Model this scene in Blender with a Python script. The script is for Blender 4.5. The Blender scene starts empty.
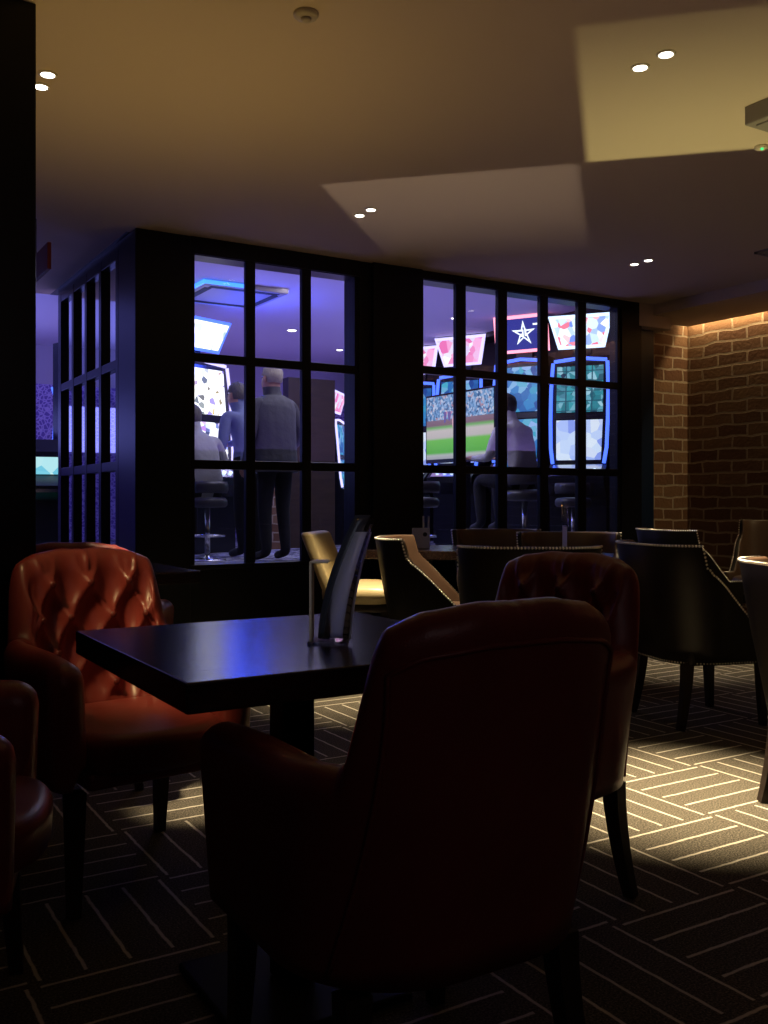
import bpy, bmesh, math, random
from mathutils import Vector, Matrix
random.seed(7)
SC = bpy.context.scene
COL = SC.collection
PI = math.pi
R = math.radians

# ------------------------------------------------------------------ camera
# World axes follow the room: X runs along the glazed partition (away to the right),
# Y runs along the brick wall (away to the left). Metres, floor at 0.
cam_d = bpy.data.cameras.new('camera')
cam = bpy.data.objects.new('camera', cam_d)
COL.objects.link(cam)
cam.location = (0, 0, 1.05)
cam.rotation_euler = (PI/2, 0, -R(31.31))
cam_d.sensor_fit = 'VERTICAL'
cam_d.sensor_height = 24
cam_d.lens = 22.5
cam_d.shift_y = -12/1024
cam_d.clip_start = 0.02
SC.camera = cam

# ------------------------------------------------------------------ light
SC.view_settings.view_transform = 'Standard'
SC.view_settings.look = 'None'
SC.view_settings.gamma = 1
SC.view_settings.exposure = 0
SC.view_settings.use_curve_mapping = False
w = bpy.data.worlds.new('world')
SC.world = w
w.use_nodes = True
w.node_tree.nodes['Background'].inputs[0].default_value = (0.01, 0.009, 0.01, 1)
w.node_tree.nodes['Background'].inputs[1].default_value = 0.02

WARM = (1.0, 0.79, 0.50)


def lamp(kind, name, loc, power, color, target=None, **kw):
    d = bpy.data.lights.new(name, kind)
    d.energy = power
    d.color = color
    for k, v in kw.items():
        setattr(d, k, v)
    o = bpy.data.objects.new(name, d)
    COL.objects.link(o)
    o.location = loc
    if target is not None:
        o.rotation_euler = (Vector(target)-Vector(loc)).to_track_quat('-Z', 'Y').to_euler()
    return o


# ceiling downlights (one beam per pair of lamps)
for x, y, p, dx, dy, sz in ((0.77, 3.68, 560, 0.42, -0.50, 12), (2.60, 4.47, 560, 0.14, 0.0, 41), (2.57, 2.40, 1350, 0.13, -0.02, 33), (4.68, 4.47, 220, 0.12, -0.04, 41), (4.68, 2.40, 250, 0.1, 0.0, 38)):
    lamp('SPOT', 'downlight_beam', (x, y, 2.56), p, WARM, (x+dx, y+dy, 0), spot_size=R(sz), spot_blend=1.0,
         shadow_soft_size=0.035)
# gimbal lamp beyond the left edge of the picture, aimed at the tufted chair
lamp('SPOT', 'gimbal_beam', (-0.35, 2.30, 2.56), 270, (1.0, 0.74, 0.32), (1.00, 2.80, 0.62), spot_size=R(18), spot_blend=0.7,
     shadow_soft_size=0.13)
# added narrow spot with no fixture, brightening only the leaflet holder
lamp('SPOT', 'leaflet_fill_spot', (-0.40, 0.20, 2.56), 30, (0.82, 0.84, 1.0), (0.98, 1.80, 0.88), spot_size=R(8), spot_blend=0.8, shadow_soft_size=0.03)
# LED strip in the slot above the brick wall
lamp('AREA', 'brick_cove_light', (6.462, 2.6, 2.575), 26, (1.0, 0.76, 0.40), None, shape='RECTANGLE', size=0.02, size_y=6.1)
# added dim fill panel behind the viewer, standing in for lounge light
lamp('AREA', 'lounge_fill', (0.6, -1.7, 2.5), 2.8, (1.0, 0.76, 0.80), (1.6, 1.6, 0.6), shape='RECTANGLE', size=1.6, size_y=1.6)


def bounce_spot(name, loc, power, hx, hy, color, rot=45, soft=0.02, fade=0.0):
    """unseen upward spot masked to a square, imitating light off a glossy table top; fade dims it towards one side"""
    o = lamp('SPOT', name, loc, power, color, None, spot_size=R(140), spot_blend=0.3, shadow_soft_size=0.0)
    o.rotation_euler = (PI, 0, R(rot))
    nt = o.data
    nt.use_nodes = True
    nt = nt.node_tree
    em = nt.nodes['Emission']
    tc = nt.nodes.new('ShaderNodeTexCoord')
    sp = nt.nodes.new('ShaderNodeSeparateXYZ')
    nt.links.new(tc.outputs['Normal'], sp.inputs[0])

    def m(op, *a):
        n = nt.nodes.new('ShaderNodeMath')
        n.operation = op
        for i, v in enumerate(a):
            if isinstance(v, (int, float)):
                n.inputs[i].default_value = v
            else:
                nt.links.new(v, n.inputs[i])
        return n.outputs[0]
    az = m('ABSOLUTE', sp.outputs[2])
    res = 1.0
    for k, h in ((0, hx), (1, hy)):
        t = m('DIVIDE', sp.outputs[k], az)
        e = m('MINIMUM', m('MAXIMUM', m('DIVIDE', m('SUBTRACT', h, m('ABSOLUTE', t)), soft), 0.0), 1.0)
        res = m('MULTIPLY', res, e)
        if k == 0 and fade:
            res = m('MULTIPLY', res, m('MAXIMUM', m('ADD', 1.0, m('MULTIPLY', t, fade)), 0.0))
    nt.links.new(res, em.inputs['Strength'])
    return o


bounce_spot('masked_bounce_spot', (3.085, 2.36, 0.80), 40, 0.3705, 0.3705, (1.0, 0.86, 0.33), fade=2.0)  # added unseen spot; its square mask shapes the bright ceiling patch
bounce_spot('masked_bounce_spot', (3.17, 4.30, 0.80), 11, 0.44, 0.355, (1.0, 0.80, 0.58), fade=-2.2)  # second masked spot, added for the fainter ceiling patch
# added upward spot imitating warm bounce off the table beneath the left downlights
lamp('SPOT', 'table_bounce_fill', (1.05, 3.35, 0.85), 25, (1.0, 0.66, 0.17), (0.90, 3.4, 2.6), spot_size=R(110), spot_blend=1.0, shadow_soft_size=0.3)

lamp('SPOT', 'carpet_bounce_fill', (2.3, 1.9, 0.5), 7, (1.0, 0.60, 0.34), (2.2, 2.1, 2.6), spot_size=R(150), spot_blend=1.0, shadow_soft_size=0.3)  # added broad upward spot, imitating light bounced onto the ceiling

# gaming hall: added unseen lights imitating glow from the machines and ceiling
lamp('AREA', 'hall_fill', (4.6, 9.6, 1.5), 75, (0.40, 0.28, 1.0), (4.6, 9.6, 5), shape='RECTANGLE', size=5.5, size_y=6.5)  # floating panel facing up, added to tint the hall ceiling
lamp('AREA', 'hall_fill', (0.2, 11.2, 1.9), 62, (0.24, 0.26, 1.0), (0.2, 10.5, 5), shape='RECTANGLE', size=3.5, size_y=3.5)
lamp('AREA', 'hall_overhead_fill', (4.2, 8.0, 3.10), 46, (0.80, 0.78, 1.0), (4.0, 8.2, 0), shape='RECTANGLE', size=2.6, size_y=2.0)  # unseen panel added as overhead fill on the people
lamp('POINT', 'blue_ceiling_fill', (3.95, 9.20, 2.62), 40, (0.02, 0.07, 1.0), shadow_soft_size=0.15)  # free point lamp added for the blue glow on the ceiling

# ------------------------------------------------------------------ materials


def mat(name, color=(0.5, 0.5, 0.5), rough=0.5, metal=0.0, spec=0.5, emit=None, strength=0.0, coat=0.0):
    m = bpy.data.materials.new(name)
    m.use_nodes = True
    b = m.node_tree.nodes['Principled BSDF']
    b.inputs['Base Color'].default_value = (*color, 1)
    b.inputs['Roughness'].default_value = rough
    b.inputs['Metallic'].default_value = metal
    b.inputs['Specular IOR Level'].default_value = spec
    b.inputs['Coat Weight'].default_value = coat
    if emit is not None:
        b.inputs['Emission Color'].default_value = (*emit, 1)
        b.inputs['Emission Strength'].default_value = strength
    return m


class N:
    """small helper for node graphs"""

    def __init__(self, m):
        self.nt = m.node_tree
        self.b = self.nt.nodes['Principled BSDF']

    def new(self, t, **kw):
        n = self.nt.nodes.new(t)
        for k, v in kw.items():
            setattr(n, k, v)
        return n

    def link(self, a, b):
        self.nt.links.new(a, b)

    def setv(self, sock, v):
        if isinstance(v, (int, float)):
            sock.default_value = v
        elif isinstance(v, tuple):
            sock.default_value = v if len(v) == 4 else (*v, 1)
        else:
            self.link(v, sock)

    def math(self, op, a, b=None, c=None, clamp=False):
        n = self.new('ShaderNodeMath', operation=op, use_clamp=clamp)
        for i, v in enumerate((a, b, c)):
            if v is not None:
                self.setv(n.inputs[i], v)
        return n.outputs[0]

    def mix(self, f, a, b):
        n = self.new('ShaderNodeMix', data_type='RGBA')
        self.setv(n.inputs[0], f)
        self.setv(n.inputs[6], a)
        self.setv(n.inputs[7], b)
        return n.outputs[2]

    def coord(self, out='Object'):
        return self.new('ShaderNodeTexCoord').outputs[out]

    def xyz(self, v):
        n = self.new('ShaderNodeSeparateXYZ')
        self.link(v, n.inputs[0])
        return n.outputs

    def comb(self, x, y, z):
        n = self.new('ShaderNodeCombineXYZ')
        for i, v in enumerate((x, y, z)):
            self.setv(n.inputs[i], v)
        return n.outputs[0]

    def noise(self, vec, scale, detail=2.0, rough=0.5):
        n = self.new('ShaderNodeTexNoise')
        self.link(vec, n.inputs['Vector'])
        n.inputs['Scale'].default_value = scale
        n.inputs['Detail'].default_value = detail
        n.inputs['Roughness'].default_value = rough
        return n.outputs['Fac']

    def voro(self, vec, scale, feature='F1'):
        n = self.new('ShaderNodeTexVoronoi', feature=feature)
        self.link(vec, n.inputs['Vector'])
        n.inputs['Scale'].default_value = scale
        return n

    def ramp(self, fac, stops):
        n = self.new('ShaderNodeValToRGB')
        cr = n.color_ramp
        while len(cr.elements) > 1:
            cr.elements.remove(cr.elements[-1])
        for i, (p, c) in enumerate(stops):
            e = cr.elements[0] if i == 0 else cr.elements.new(p)
            e.position = p
            e.color = (*c, 1) if len(c) == 3 else c
        self.link(fac, n.inputs[0])
        return n.outputs[0]

    def bump(self, h, strength=0.2, dist=0.01):
        n = self.new('ShaderNodeBump')
        n.inputs['Strength'].default_value = strength
        n.inputs['Distance'].default_value = dist
        self.link(h, n.inputs['Height'])
        self.link(n.outputs[0], self.b.inputs['Normal'])

    def color(self, c):
        self.link(c, self.b.inputs['Base Color'])

    def emit(self, c, s):
        self.setv(self.b.inputs['Emission Color'], c)
        self.setv(self.b.inputs['Emission Strength'], s)


def leather(name, c1, c2, rough=0.36, spec=0.5):
    m = mat(name, c1, rough, spec=spec)
    n = N(m)
    co = n.coord()
    n.color(n.mix(n.noise(co, 9, 3), c1, c2))
    v = n.voro(co, 260).outputs['Distance']
    n.bump(n.math('ADD', n.math('MULTIPLY', v, 0.5), n.noise(co, 30, 2)), 0.10, 0.004)
    return m


M = {}
M['red'] = leather('red_leather', (0.23, 0.036, 0.031), (0.165, 0.023, 0.022), 0.36)
M['red_dark'] = leather('red_button_leather', (0.13, 0.02, 0.018), (0.10, 0.015, 0.014), 0.4)
M['brown'] = leather('dark_brown_leather', (0.014, 0.010, 0.008), (0.009, 0.007, 0.006), 0.44, 0.35)
M['brown_inner'] = leather('tan_brown_leather', (0.115, 0.066, 0.040), (0.08, 0.045, 0.028), 0.38)
M['cream'] = leather('cream_leather', (0.62, 0.50, 0.27), (0.52, 0.41, 0.21), 0.36)
M['legwood'] = mat('dark_leg_wood', (0.018, 0.010, 0.008), 0.4)
N_ = N(M['legwood'])
N_.color(N_.mix(N_.noise(N_.coord(), 40, 3), (0.012, 0.007, 0.006), (0.03, 0.017, 0.012)))
M['chrome'] = mat('polished_nail_metal', (0.95, 0.90, 0.78), 0.38, 1.0)
M['steel'] = mat('chromed_steel', (0.75, 0.75, 0.78), 0.2, 1.0)

m = M['table'] = mat('espresso_table_wood', (0.02, 0.012, 0.012), 0.30, spec=0.6)
n = N(m)
co = n.coord()
s = n.new('ShaderNodeMapping')
n.link(co, s.inputs[0])
s.inputs['Scale'].default_value = (3, 45, 30)
g = n.noise(s.outputs[0], 1.6, 5, 0.6)
n.color(n.mix(g, (0.010, 0.006, 0.006), (0.040, 0.022, 0.018)))
n.bump(g, 0.10, 0.004)
n.link(n.math('ADD', n.math('MULTIPLY', g, 0.10), 0.17), n.b.inputs['Roughness'])

m = M['black'] = mat('black_satin_paint', (0.005, 0.006, 0.009), 0.34, spec=0.28)
n = N(m)
n.bump(n.noise(n.coord(), 60, 2), 0.05, 0.002)
M['iron'] = mat('matt_black_iron', (0.006, 0.006, 0.006), 0.7, spec=0.2)
N_ = N(M['iron'])
N_.bump(N_.noise(N_.coord(), 90, 2), 0.2, 0.002)
m = M['navy'] = mat('deep_blue_satin_paint', (0.005, 0.017, 0.050), 0.35)
n = N(m)
n.bump(n.noise(n.coord(), 60, 2), 0.05, 0.002)
m = M['ceiling'] = mat('ceiling_plaster', (0.70, 0.585, 0.50), 0.9, spec=0.1)
n = N(m)
n.bump(n.noise(n.coord(), 3, 3), 0.06, 0.02)
M['plaster'] = mat('hall_plaster', (0.62, 0.58, 0.66), 0.9, spec=0.1)
n = N(M['plaster'])
n.bump(n.noise(n.coord(), 8, 3), 0.05, 0.01)
M['backwall'] = mat('lounge_dark_paint', (0.03, 0.024, 0.022), 0.8)
n = N(M['backwall'])
n.bump(n.noise(n.coord(), 20, 3), 0.05, 0.005)

# carpet: basket weave of pale lines, five to a block, on a flecked brown ground
m = M['carpet'] = mat('basket_weave_carpet', (0.1, 0.1, 0.1), 0.95, spec=0.05)
n = N(m)
co = n.coord()
X, Y, Z = n.xyz(co)
wob = n.math('MULTIPLY', n.math('SUBTRACT', n.noise(co, 25, 2), 0.5), 0.008)
P_ = 0.432
u = n.math('DIVIDE', n.math('SUBTRACT', n.math('ADD', X, wob), 1.729), P_)
v = n.math('DIVIDE', n.math('SUBTRACT', n.math('ADD', Y, wob), 1.307), P_)
par = n.math('FLOORED_MODULO', n.math('ADD', n.math('FLOOR', u), n.math('FLOOR', v)), 2)
fu = n.math('MULTIPLY', n.math('FRACT', u), P_)
fv = n.math('MULTIPLY', n.math('FRACT', v), P_)
ipar = n.math('SUBTRACT', 1.0, par)
cc = n.math('ADD', n.math('MULTIPLY', par, fu), n.math('MULTIPLY', ipar, fv))
oo = n.math('ADD', n.math('MULTIPLY', par, fv), n.math('MULTIPLY', ipar, fu))
d_ = n.math('MULTIPLY', n.math('ABSOLUTE', n.math('SUBTRACT', n.math('FRACT', n.math('ADD', n.math('DIVIDE', n.math('SUBTRACT', cc, 0.014), 0.1), 0.5)), 0.5)), 0.1)
line = n.math('SUBTRACT', 1.0, n.math('DIVIDE', n.math('SUBTRACT', d_, 0.0028), 0.003, clamp=True), clamp=True)
inside = n.math('MULTIPLY', n.math('GREATER_THAN', oo, 0.010), n.math('LESS_THAN', oo, 0.420))
line = n.math('MULTIPLY', line, inside)
fl = n.noise(co, 190, 3, 0.7)
ground = n.ramp(fl, [(0.36, (0.035, 0.030, 0.024)), (0.52, (0.10, 0.088, 0.066)), (0.66, (0.22, 0.195, 0.15))])
pale = n.mix(fl, (0.42, 0.38, 0.30), (0.75, 0.69, 0.56))
n.color(n.mix(line, ground, pale))
n.bump(n.math('ADD', fl, n.math('MULTIPLY', line, 0.4)), 0.5, 0.004)
M['hallcarpet'] = mat('hall_carpet', (0.2, 0.2, 0.22), 0.9)
n = N(M['hallcarpet'])
co = n.coord()
n.color(n.mix(n.math('GREATER_THAN', n.noise(co, 7, 4, 0.7), 0.5), (0.07, 0.07, 0.10), (0.42, 0.42, 0.46)))


def brick_mat(name, swap):
    m = mat(name, (0.3, 0.1, 0.05), 0.85, spec=0.2)
    n = N(m)
    co = n.coord()
    X, Y, Z = n.xyz(co)
    vec = n.comb(Y if swap else X, Z, 0.0)
    nz = n.noise(co, 5, 3)
    vec2 = n.new('ShaderNodeVectorMath', operation='ADD')
    n.link(vec, vec2.inputs[0])
    n.link(n.comb(n.math('MULTIPLY', n.math('SUBTRACT', nz, 0.5), 0.05), n.math('MULTIPLY', n.math('SUBTRACT', n.noise(co, 4.5, 3), 0.5), 0.055), 0.0), vec2.inputs[1])
    b = n.new('ShaderNodeTexBrick')
    n.link(vec2.outputs[0], b.inputs['Vector'])
    b.inputs['Scale'].default_value = 1.0
    b.inputs['Brick Width'].default_value = 0.29 if swap else 0.23
    b.inputs['Row Height'].default_value = 0.098
    b.inputs['Mortar Size'].default_value = 0.009
    b.inputs['Mortar Smooth'].default_value = 0.25
    b.inputs['Bias'].default_value = -0.1
    b.inputs['Color1'].default_value = (0.17, 0.082, 0.045, 1)
    b.inputs['Color2'].default_value = (0.30, 0.175, 0.095, 1)
    b.inputs['Mortar'].default_value = (0.50, 0.40, 0.29, 1)
    blot = n.noise(co, 14, 4, 0.65)
    n.color(n.mix(n.math('MULTIPLY', blot, 0.55), b.outputs['Color'], (0.09, 0.045, 0.03)))
    h = n.math('ADD', n.math('MULTIPLY', b.outputs['Fac'], -1.0), n.math('MULTIPLY', n.noise(co, 40, 4), 0.5))
    n.bump(h, 0.9, 0.014)
    return m


M['brick_x'] = brick_mat('brick_along_wall', True)
M['brick_y'] = brick_mat('brick_on_return', False)

m = M['wallpaper'] = mat('purple_scroll_wallpaper', (0.3, 0.2, 0.6), 0.7)
n = N(m)
co = n.coord()
n.color(n.ramp(n.voro(co, 20, 'DISTANCE_TO_EDGE').outputs['Distance'], [(0.05, (0.75, 0.62, 1.0)), (0.16, (0.26, 0.17, 0.60))]))
m = M['panel'] = mat('brown_wood_panelling', (0.09, 0.05, 0.03), 0.5)
n = N(m)
s = n.new('ShaderNodeMapping')
n.link(n.coord(), s.inputs[0])
s.inputs['Scale'].default_value = (2, 2, 14)
n.color(n.mix(n.noise(s.outputs[0], 2.0, 4), (0.025, 0.014, 0.010), (0.07, 0.04, 0.024)))

# thin clear glass
m = M['glass'] = bpy.data.materials.new('clear_window_glass')
m.use_nodes = True
nt = m.node_tree
nt.nodes.clear()
o_ = nt.nodes.new('ShaderNodeOutputMaterial')
mx = nt.nodes.new('ShaderNodeMixShader')
tr = nt.nodes.new('ShaderNodeBsdfTransparent')
tr.inputs[0].default_value = (0.97, 0.97, 0.98, 1)
gl = nt.nodes.new('ShaderNodeBsdfGlossy')
gl.inputs['Roughness'].default_value = 0.02
fr = nt.nodes.new('ShaderNodeFresnel')
fr.inputs['IOR'].default_value = 1.3
for a, b in ((fr.outputs[0], mx.inputs[0]), (tr.outputs[0], mx.inputs[1]), (gl.outputs[0], mx.inputs[2]), (mx.outputs[0], o_.inputs[0])):
    nt.links.new(a, b)
m = M['acrylic'] = m.copy()
m.name = 'clear_acrylic'
for q in m.node_tree.nodes:
    if q.type == 'FRESNEL':
        q.inputs['IOR'].default_value = 1.5
    if q.type == 'BSDF_TRANSPARENT':
        q.inputs[0].default_value = (0.96, 0.96, 0.98, 1)


def glow(name, color, s):
    return mat(name, (0.02, 0.02, 0.02), 0.4, emit=color, strength=s)


M['lamp'] = glow('downlight_lens', (1.0, 0.93, 0.80), 9)
M['halllamp'] = glow('hall_lamp_lens', (0.95, 0.95, 1.0), 5)
M['white_trim'] = mat('white_lamp_ring', (0.75, 0.70, 0.62), 0.4)
M['led_blue'] = glow('blue_led_edge', (0.06, 0.14, 1.0), 2.2)
M['led_white'] = glow('bluish_white_led', (0.55, 0.72, 1.0), 2.0)
M['led_pink'] = glow('pink_led_edge', (1.0, 0.30, 0.40), 2.2)
M['led_violet'] = glow('violet_led_edge', (0.55, 0.5, 1.0), 1.8)
M['led_teal'] = glow('teal_led_strip', (0.05, 0.75, 0.55), 0.6)
M['cabinet'] = mat('gloss_black_cabinet', (0.010, 0.010, 0.016), 0.25)
N_ = N(M['cabinet'])
N_.bump(N_.noise(N_.coord(), 30, 1), 0.02, 0.002)


def screen(name, stops, scale, strength, grid=None, z_ramp=None):
    """backlit game artwork: coloured cells"""
    m = mat(name, (0.02, 0.02, 0.02), 0.25)
    n = N(m)
    co = n.coord()
    X, Y, Z = n.xyz(co)
    vec = n.comb(X, Z, 0.0)
    v = n.voro(vec, scale)
    r = n.xyz(v.outputs['Color'])[0]
    c = n.ramp(r, stops)
    if grid:
        fx = n.math('FRACT', n.math('MULTIPLY', X, grid[0]))
        fz = n.math('FRACT', n.math('MULTIPLY', Z, grid[1]))
        g = n.math('MAXIMUM', n.math('LESS_THAN', fx, 0.10), n.math('LESS_THAN', fz, 0.10))
        c = n.mix(g, c, grid[2])
    n.emit(c, strength)
    return m


WHT = (1.0, 1.0, 1.0)
M['scr_white'] = screen('white_game_screen', [(0.0, (0.9, 0.92, 1.0)), (0.50, WHT), (0.80, (0.75, 0.8, 0.7)), (0.86, (0.10, 0.12, 0.16)), (0.93, (0.5, 0.35, 0.05)), (0.97, (0.3, 0.25, 0.7))], 16, 1.7)
M['scr_symbols'] = screen('symbol_game_screen', [(0.0, WHT), (0.42, (0.8, 0.85, 1.0)), (0.60, (0.25, 0.3, 0.8)), (0.72, (0.05, 0.06, 0.15)), (0.84, (0.4, 0.15, 0.7)), (0.93, WHT)], 19, 1.5)
M['scr_topper'] = screen('white_sign_face', [(0.0, WHT), (0.82, (0.95, 0.97, 0.95)), (0.90, (0.25, 0.35, 0.3)), (0.97, WHT)], 11, 1.8)
M['scr_teal'] = screen('teal_game_screen', [(0.0, (0.02, 0.16, 0.22)), (0.35, (0.05, 0.42, 0.52)), (0.6, (0.01, 0.03, 0.08)), (0.8, (0.12, 0.45, 0.60)), (0.95, (0.4, 0.75, 0.9))], 14, 0.8, (7, 9, (0.02, 0.10, 0.16)))
M['scr_pale'] = screen('pale_blue_game_screen', [(0.0, (0.35, 0.48, 1.0)), (0.4, (0.6, 0.75, 1.0)), (0.75, (0.8, 0.9, 1.0)), (0.93, (0.25, 0.35, 0.9))], 8, 1.0)
M['scr_blue'] = screen('blue_game_screen', [(0.0, (0.01, 0.06, 0.30)), (0.4, (0.03, 0.22, 0.60)), (0.7, (0.05, 0.45, 0.60)), (0.9, (0.30, 0.50, 0.9))], 12, 0.9)
M['scr_pink'] = screen('pink_sign_face', [(0.0, (0.8, 0.10, 0.40)), (0.45, (0.95, 0.45, 0.75)), (0.8, (0.75, 0.65, 0.95)), (0.95, WHT)], 9, 1.1)
M['scr_logo'] = screen('blue_white_sign_face', [(0.0, (0.15, 0.25, 0.8)), (0.35, (0.6, 0.8, 1.0)), (0.65, WHT), (0.88, (0.8, 0.2, 0.3))], 12, 1.4)
M['scr_navy'] = glow('navy_sign_face', (0.035, 0.04, 0.30), 1.0)
M['scr_cyan'] = screen('cyan_terminal_screen', [(0.0, (0.10, 0.50, 0.75)), (0.5, (0.25, 0.75, 0.9)), (0.9, (0.7, 1.0, 1.0))], 6, 0.9)
M['white_glow'] = glow('white_sign_emblem', (0.85, 0.95, 1.0), 1.6)

# reflected sports picture, drawn as a glowing panel (panel-local x, z in metres)
m = M['tv'] = mat('reflected_tv_picture', (0.02, 0.02, 0.02), 0.25)
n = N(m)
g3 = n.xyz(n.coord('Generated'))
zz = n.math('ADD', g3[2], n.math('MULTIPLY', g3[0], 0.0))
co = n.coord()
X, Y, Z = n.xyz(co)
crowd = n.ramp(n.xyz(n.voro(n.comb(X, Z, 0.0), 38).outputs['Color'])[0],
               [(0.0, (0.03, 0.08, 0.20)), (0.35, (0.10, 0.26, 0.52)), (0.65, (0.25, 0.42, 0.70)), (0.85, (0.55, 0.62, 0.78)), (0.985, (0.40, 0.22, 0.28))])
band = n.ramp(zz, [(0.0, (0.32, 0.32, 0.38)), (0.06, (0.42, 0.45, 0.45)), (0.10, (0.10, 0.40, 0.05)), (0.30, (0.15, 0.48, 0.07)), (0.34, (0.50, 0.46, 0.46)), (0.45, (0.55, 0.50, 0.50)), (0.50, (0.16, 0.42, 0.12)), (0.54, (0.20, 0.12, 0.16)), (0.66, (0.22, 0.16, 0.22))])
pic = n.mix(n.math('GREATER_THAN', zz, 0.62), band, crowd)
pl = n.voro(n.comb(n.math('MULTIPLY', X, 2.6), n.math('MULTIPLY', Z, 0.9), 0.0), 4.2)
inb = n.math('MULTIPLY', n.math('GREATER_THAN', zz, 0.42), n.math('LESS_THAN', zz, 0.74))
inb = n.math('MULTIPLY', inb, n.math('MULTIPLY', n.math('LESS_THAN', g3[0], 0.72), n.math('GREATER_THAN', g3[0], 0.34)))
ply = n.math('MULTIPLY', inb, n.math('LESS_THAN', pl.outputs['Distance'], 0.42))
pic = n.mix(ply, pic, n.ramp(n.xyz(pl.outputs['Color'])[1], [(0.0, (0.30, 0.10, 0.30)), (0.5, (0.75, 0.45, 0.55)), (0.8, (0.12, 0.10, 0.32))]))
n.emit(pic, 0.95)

M['cloth_grey'] = mat('grey_shirt_cloth', (0.42, 0.42, 0.42), 0.85)
M['cloth_white'] = mat('white_shirt_cloth', (0.52, 0.51, 0.50), 0.85)
M['cloth_blue'] = mat('blue_shirt_cloth', (0.16, 0.19, 0.34), 0.85)
M['cloth_jacket'] = mat('charcoal_jacket_cloth', (0.075, 0.075, 0.085), 0.75)
M['cloth_black'] = mat('black_trouser_cloth', (0.012, 0.012, 0.015), 0.9)
M['shoe'] = mat('dark_shoe_leather', (0.02, 0.018, 0.018), 0.5)
M['shoe_pale'] = mat('pale_trainer', (0.45, 0.45, 0.5), 0.6)
for k in ('cloth_grey', 'cloth_white', 'cloth_blue', 'cloth_jacket', 'cloth_black'):
    n = N(M[k])
    n.bump(n.noise(n.coord(), 14, 3), 0.35, 0.03)
M['skin'] = mat('skin', (0.50, 0.28, 0.20), 0.55)
M['hair_grey'] = mat('grey_hair', (0.34, 0.30, 0.23), 0.7)
M['hair_dark'] = mat('dark_hair', (0.02, 0.017, 0.015), 0.6)
M['hair_salt'] = mat('dark_grey_hair', (0.10, 0.09, 0.085), 0.7)
for k in ('hair_grey', 'hair_dark', 'hair_salt'):
    n = N(M[k])
    s = n.new('ShaderNodeMapping')
    n.link(n.coord(), s.inputs[0])
    s.inputs['Scale'].default_value = (70, 70, 12)
    n.bump(n.noise(s.outputs[0], 1.5, 3), 0.8, 0.01)
M['eye'] = mat('eye', (0.05, 0.04, 0.04), 0.2)
M['paper'] = mat('leaflet_paper', (0.70, 0.70, 0.78), 0.5)
_n = N(M['paper'])
_t = _n.new('ShaderNodeBsdfTranslucent')
_t.inputs[0].default_value = (0.85, 0.85, 0.95, 1)
_m = _n.new('ShaderNodeMixShader')
_m.inputs[0].default_value = 0.6
_o = [q for q in _n.nt.nodes if q.type == 'OUTPUT_MATERIAL'][0]
_n.link(_n.b.outputs[0], _m.inputs[1])
_n.link(_t.outputs[0], _m.inputs[2])
_n.link(_m.outputs[0], _o.inputs[0])
M['paper_dark'] = mat('dark_leaflet_print', (0.03, 0.035, 0.05), 0.4)
M['card_cream'] = mat('cream_card', (0.60, 0.52, 0.38), 0.6)
M['red_sign'] = mat('red_sign_panel', (0.22, 0.02, 0.025), 0.5)
M['vinyl'] = mat('grey_stool_vinyl', (0.06, 0.06, 0.065), 0.35)
M['vent'] = mat('grey_vent_metal', (0.30, 0.27, 0.26), 0.6)
M['ventdark'] = mat('dark_vent_gap', (0.02, 0.02, 0.02), 0.8)
M['plastic'] = mat('ivory_plastic', (0.55, 0.48, 0.40), 0.5)
M['green_led'] = glow('green_indicator', (0.05, 0.8, 0.2), 1.5)
M['blue_led'] = glow('blue_cove_strip', (0.04, 0.20, 1.0), 2.5)

# ------------------------------------------------------------------ builders


def link(o, parent=None):
    COL.objects.link(o)
    if parent is not None:
        o.parent = parent
    return o


def obj(name, bm, material, parent=None, smooth=True, label=None, kind=None):
    me = bpy.data.meshes.new(name)
    bmesh.ops.recalc_face_normals(bm, faces=bm.faces)
    bm.to_mesh(me)
    bm.free()
    if isinstance(material, (list, tuple)):
        for q in material:
            me.materials.append(q)
    else:
        me.materials.append(material)
    for p in me.polygons:
        p.use_smooth = smooth
    o = bpy.data.objects.new(name, me)
    if label:
        o['label'] = label
    if kind:
        o['kind'] = kind
    return link(o, parent)


def tag(o, label, cat, group=None, kind=None):
    o['label'] = label
    o['category'] = cat
    if group:
        o['group'] = group
    if kind:
        o['kind'] = kind
    return o


def thing(name, label, cat, loc=(0, 0, 0), rz=0.0, group=None):
    o = bpy.data.objects.new(name, None)
    o.empty_display_size = 0.1
    link(o)
    o.location = loc
    o.rotation_euler = (0, 0, R(rz))
    return tag(o, label, cat, group)


def place(root, loc, rz, label=None, group=None, scale=None):
    root.location = loc
    root.rotation_euler = (0, 0, R(rz))
    if label:
        root['label'] = label
    if group:
        root['group'] = group
    if scale:
        root.scale = (scale,)*3
    return root


def dup(root, loc, rz, label, group=None, scale=None, swap=None):
    r = root.copy()
    COL.objects.link(r)
    for ch in list(root.children):
        c = ch.copy()
        COL.objects.link(c)
        c.parent = r
        for g in list(ch.children):
            d = g.copy()
            COL.objects.link(d)
            d.parent = c
    return place(r, loc, rz, label, group, scale)


def struct(name, bm, material, smooth=False, label=None):
    o = obj(name, bm, material, None, smooth)
    o['kind'] = 'structure'
    if label:
        o['label'] = label
    return o


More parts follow.
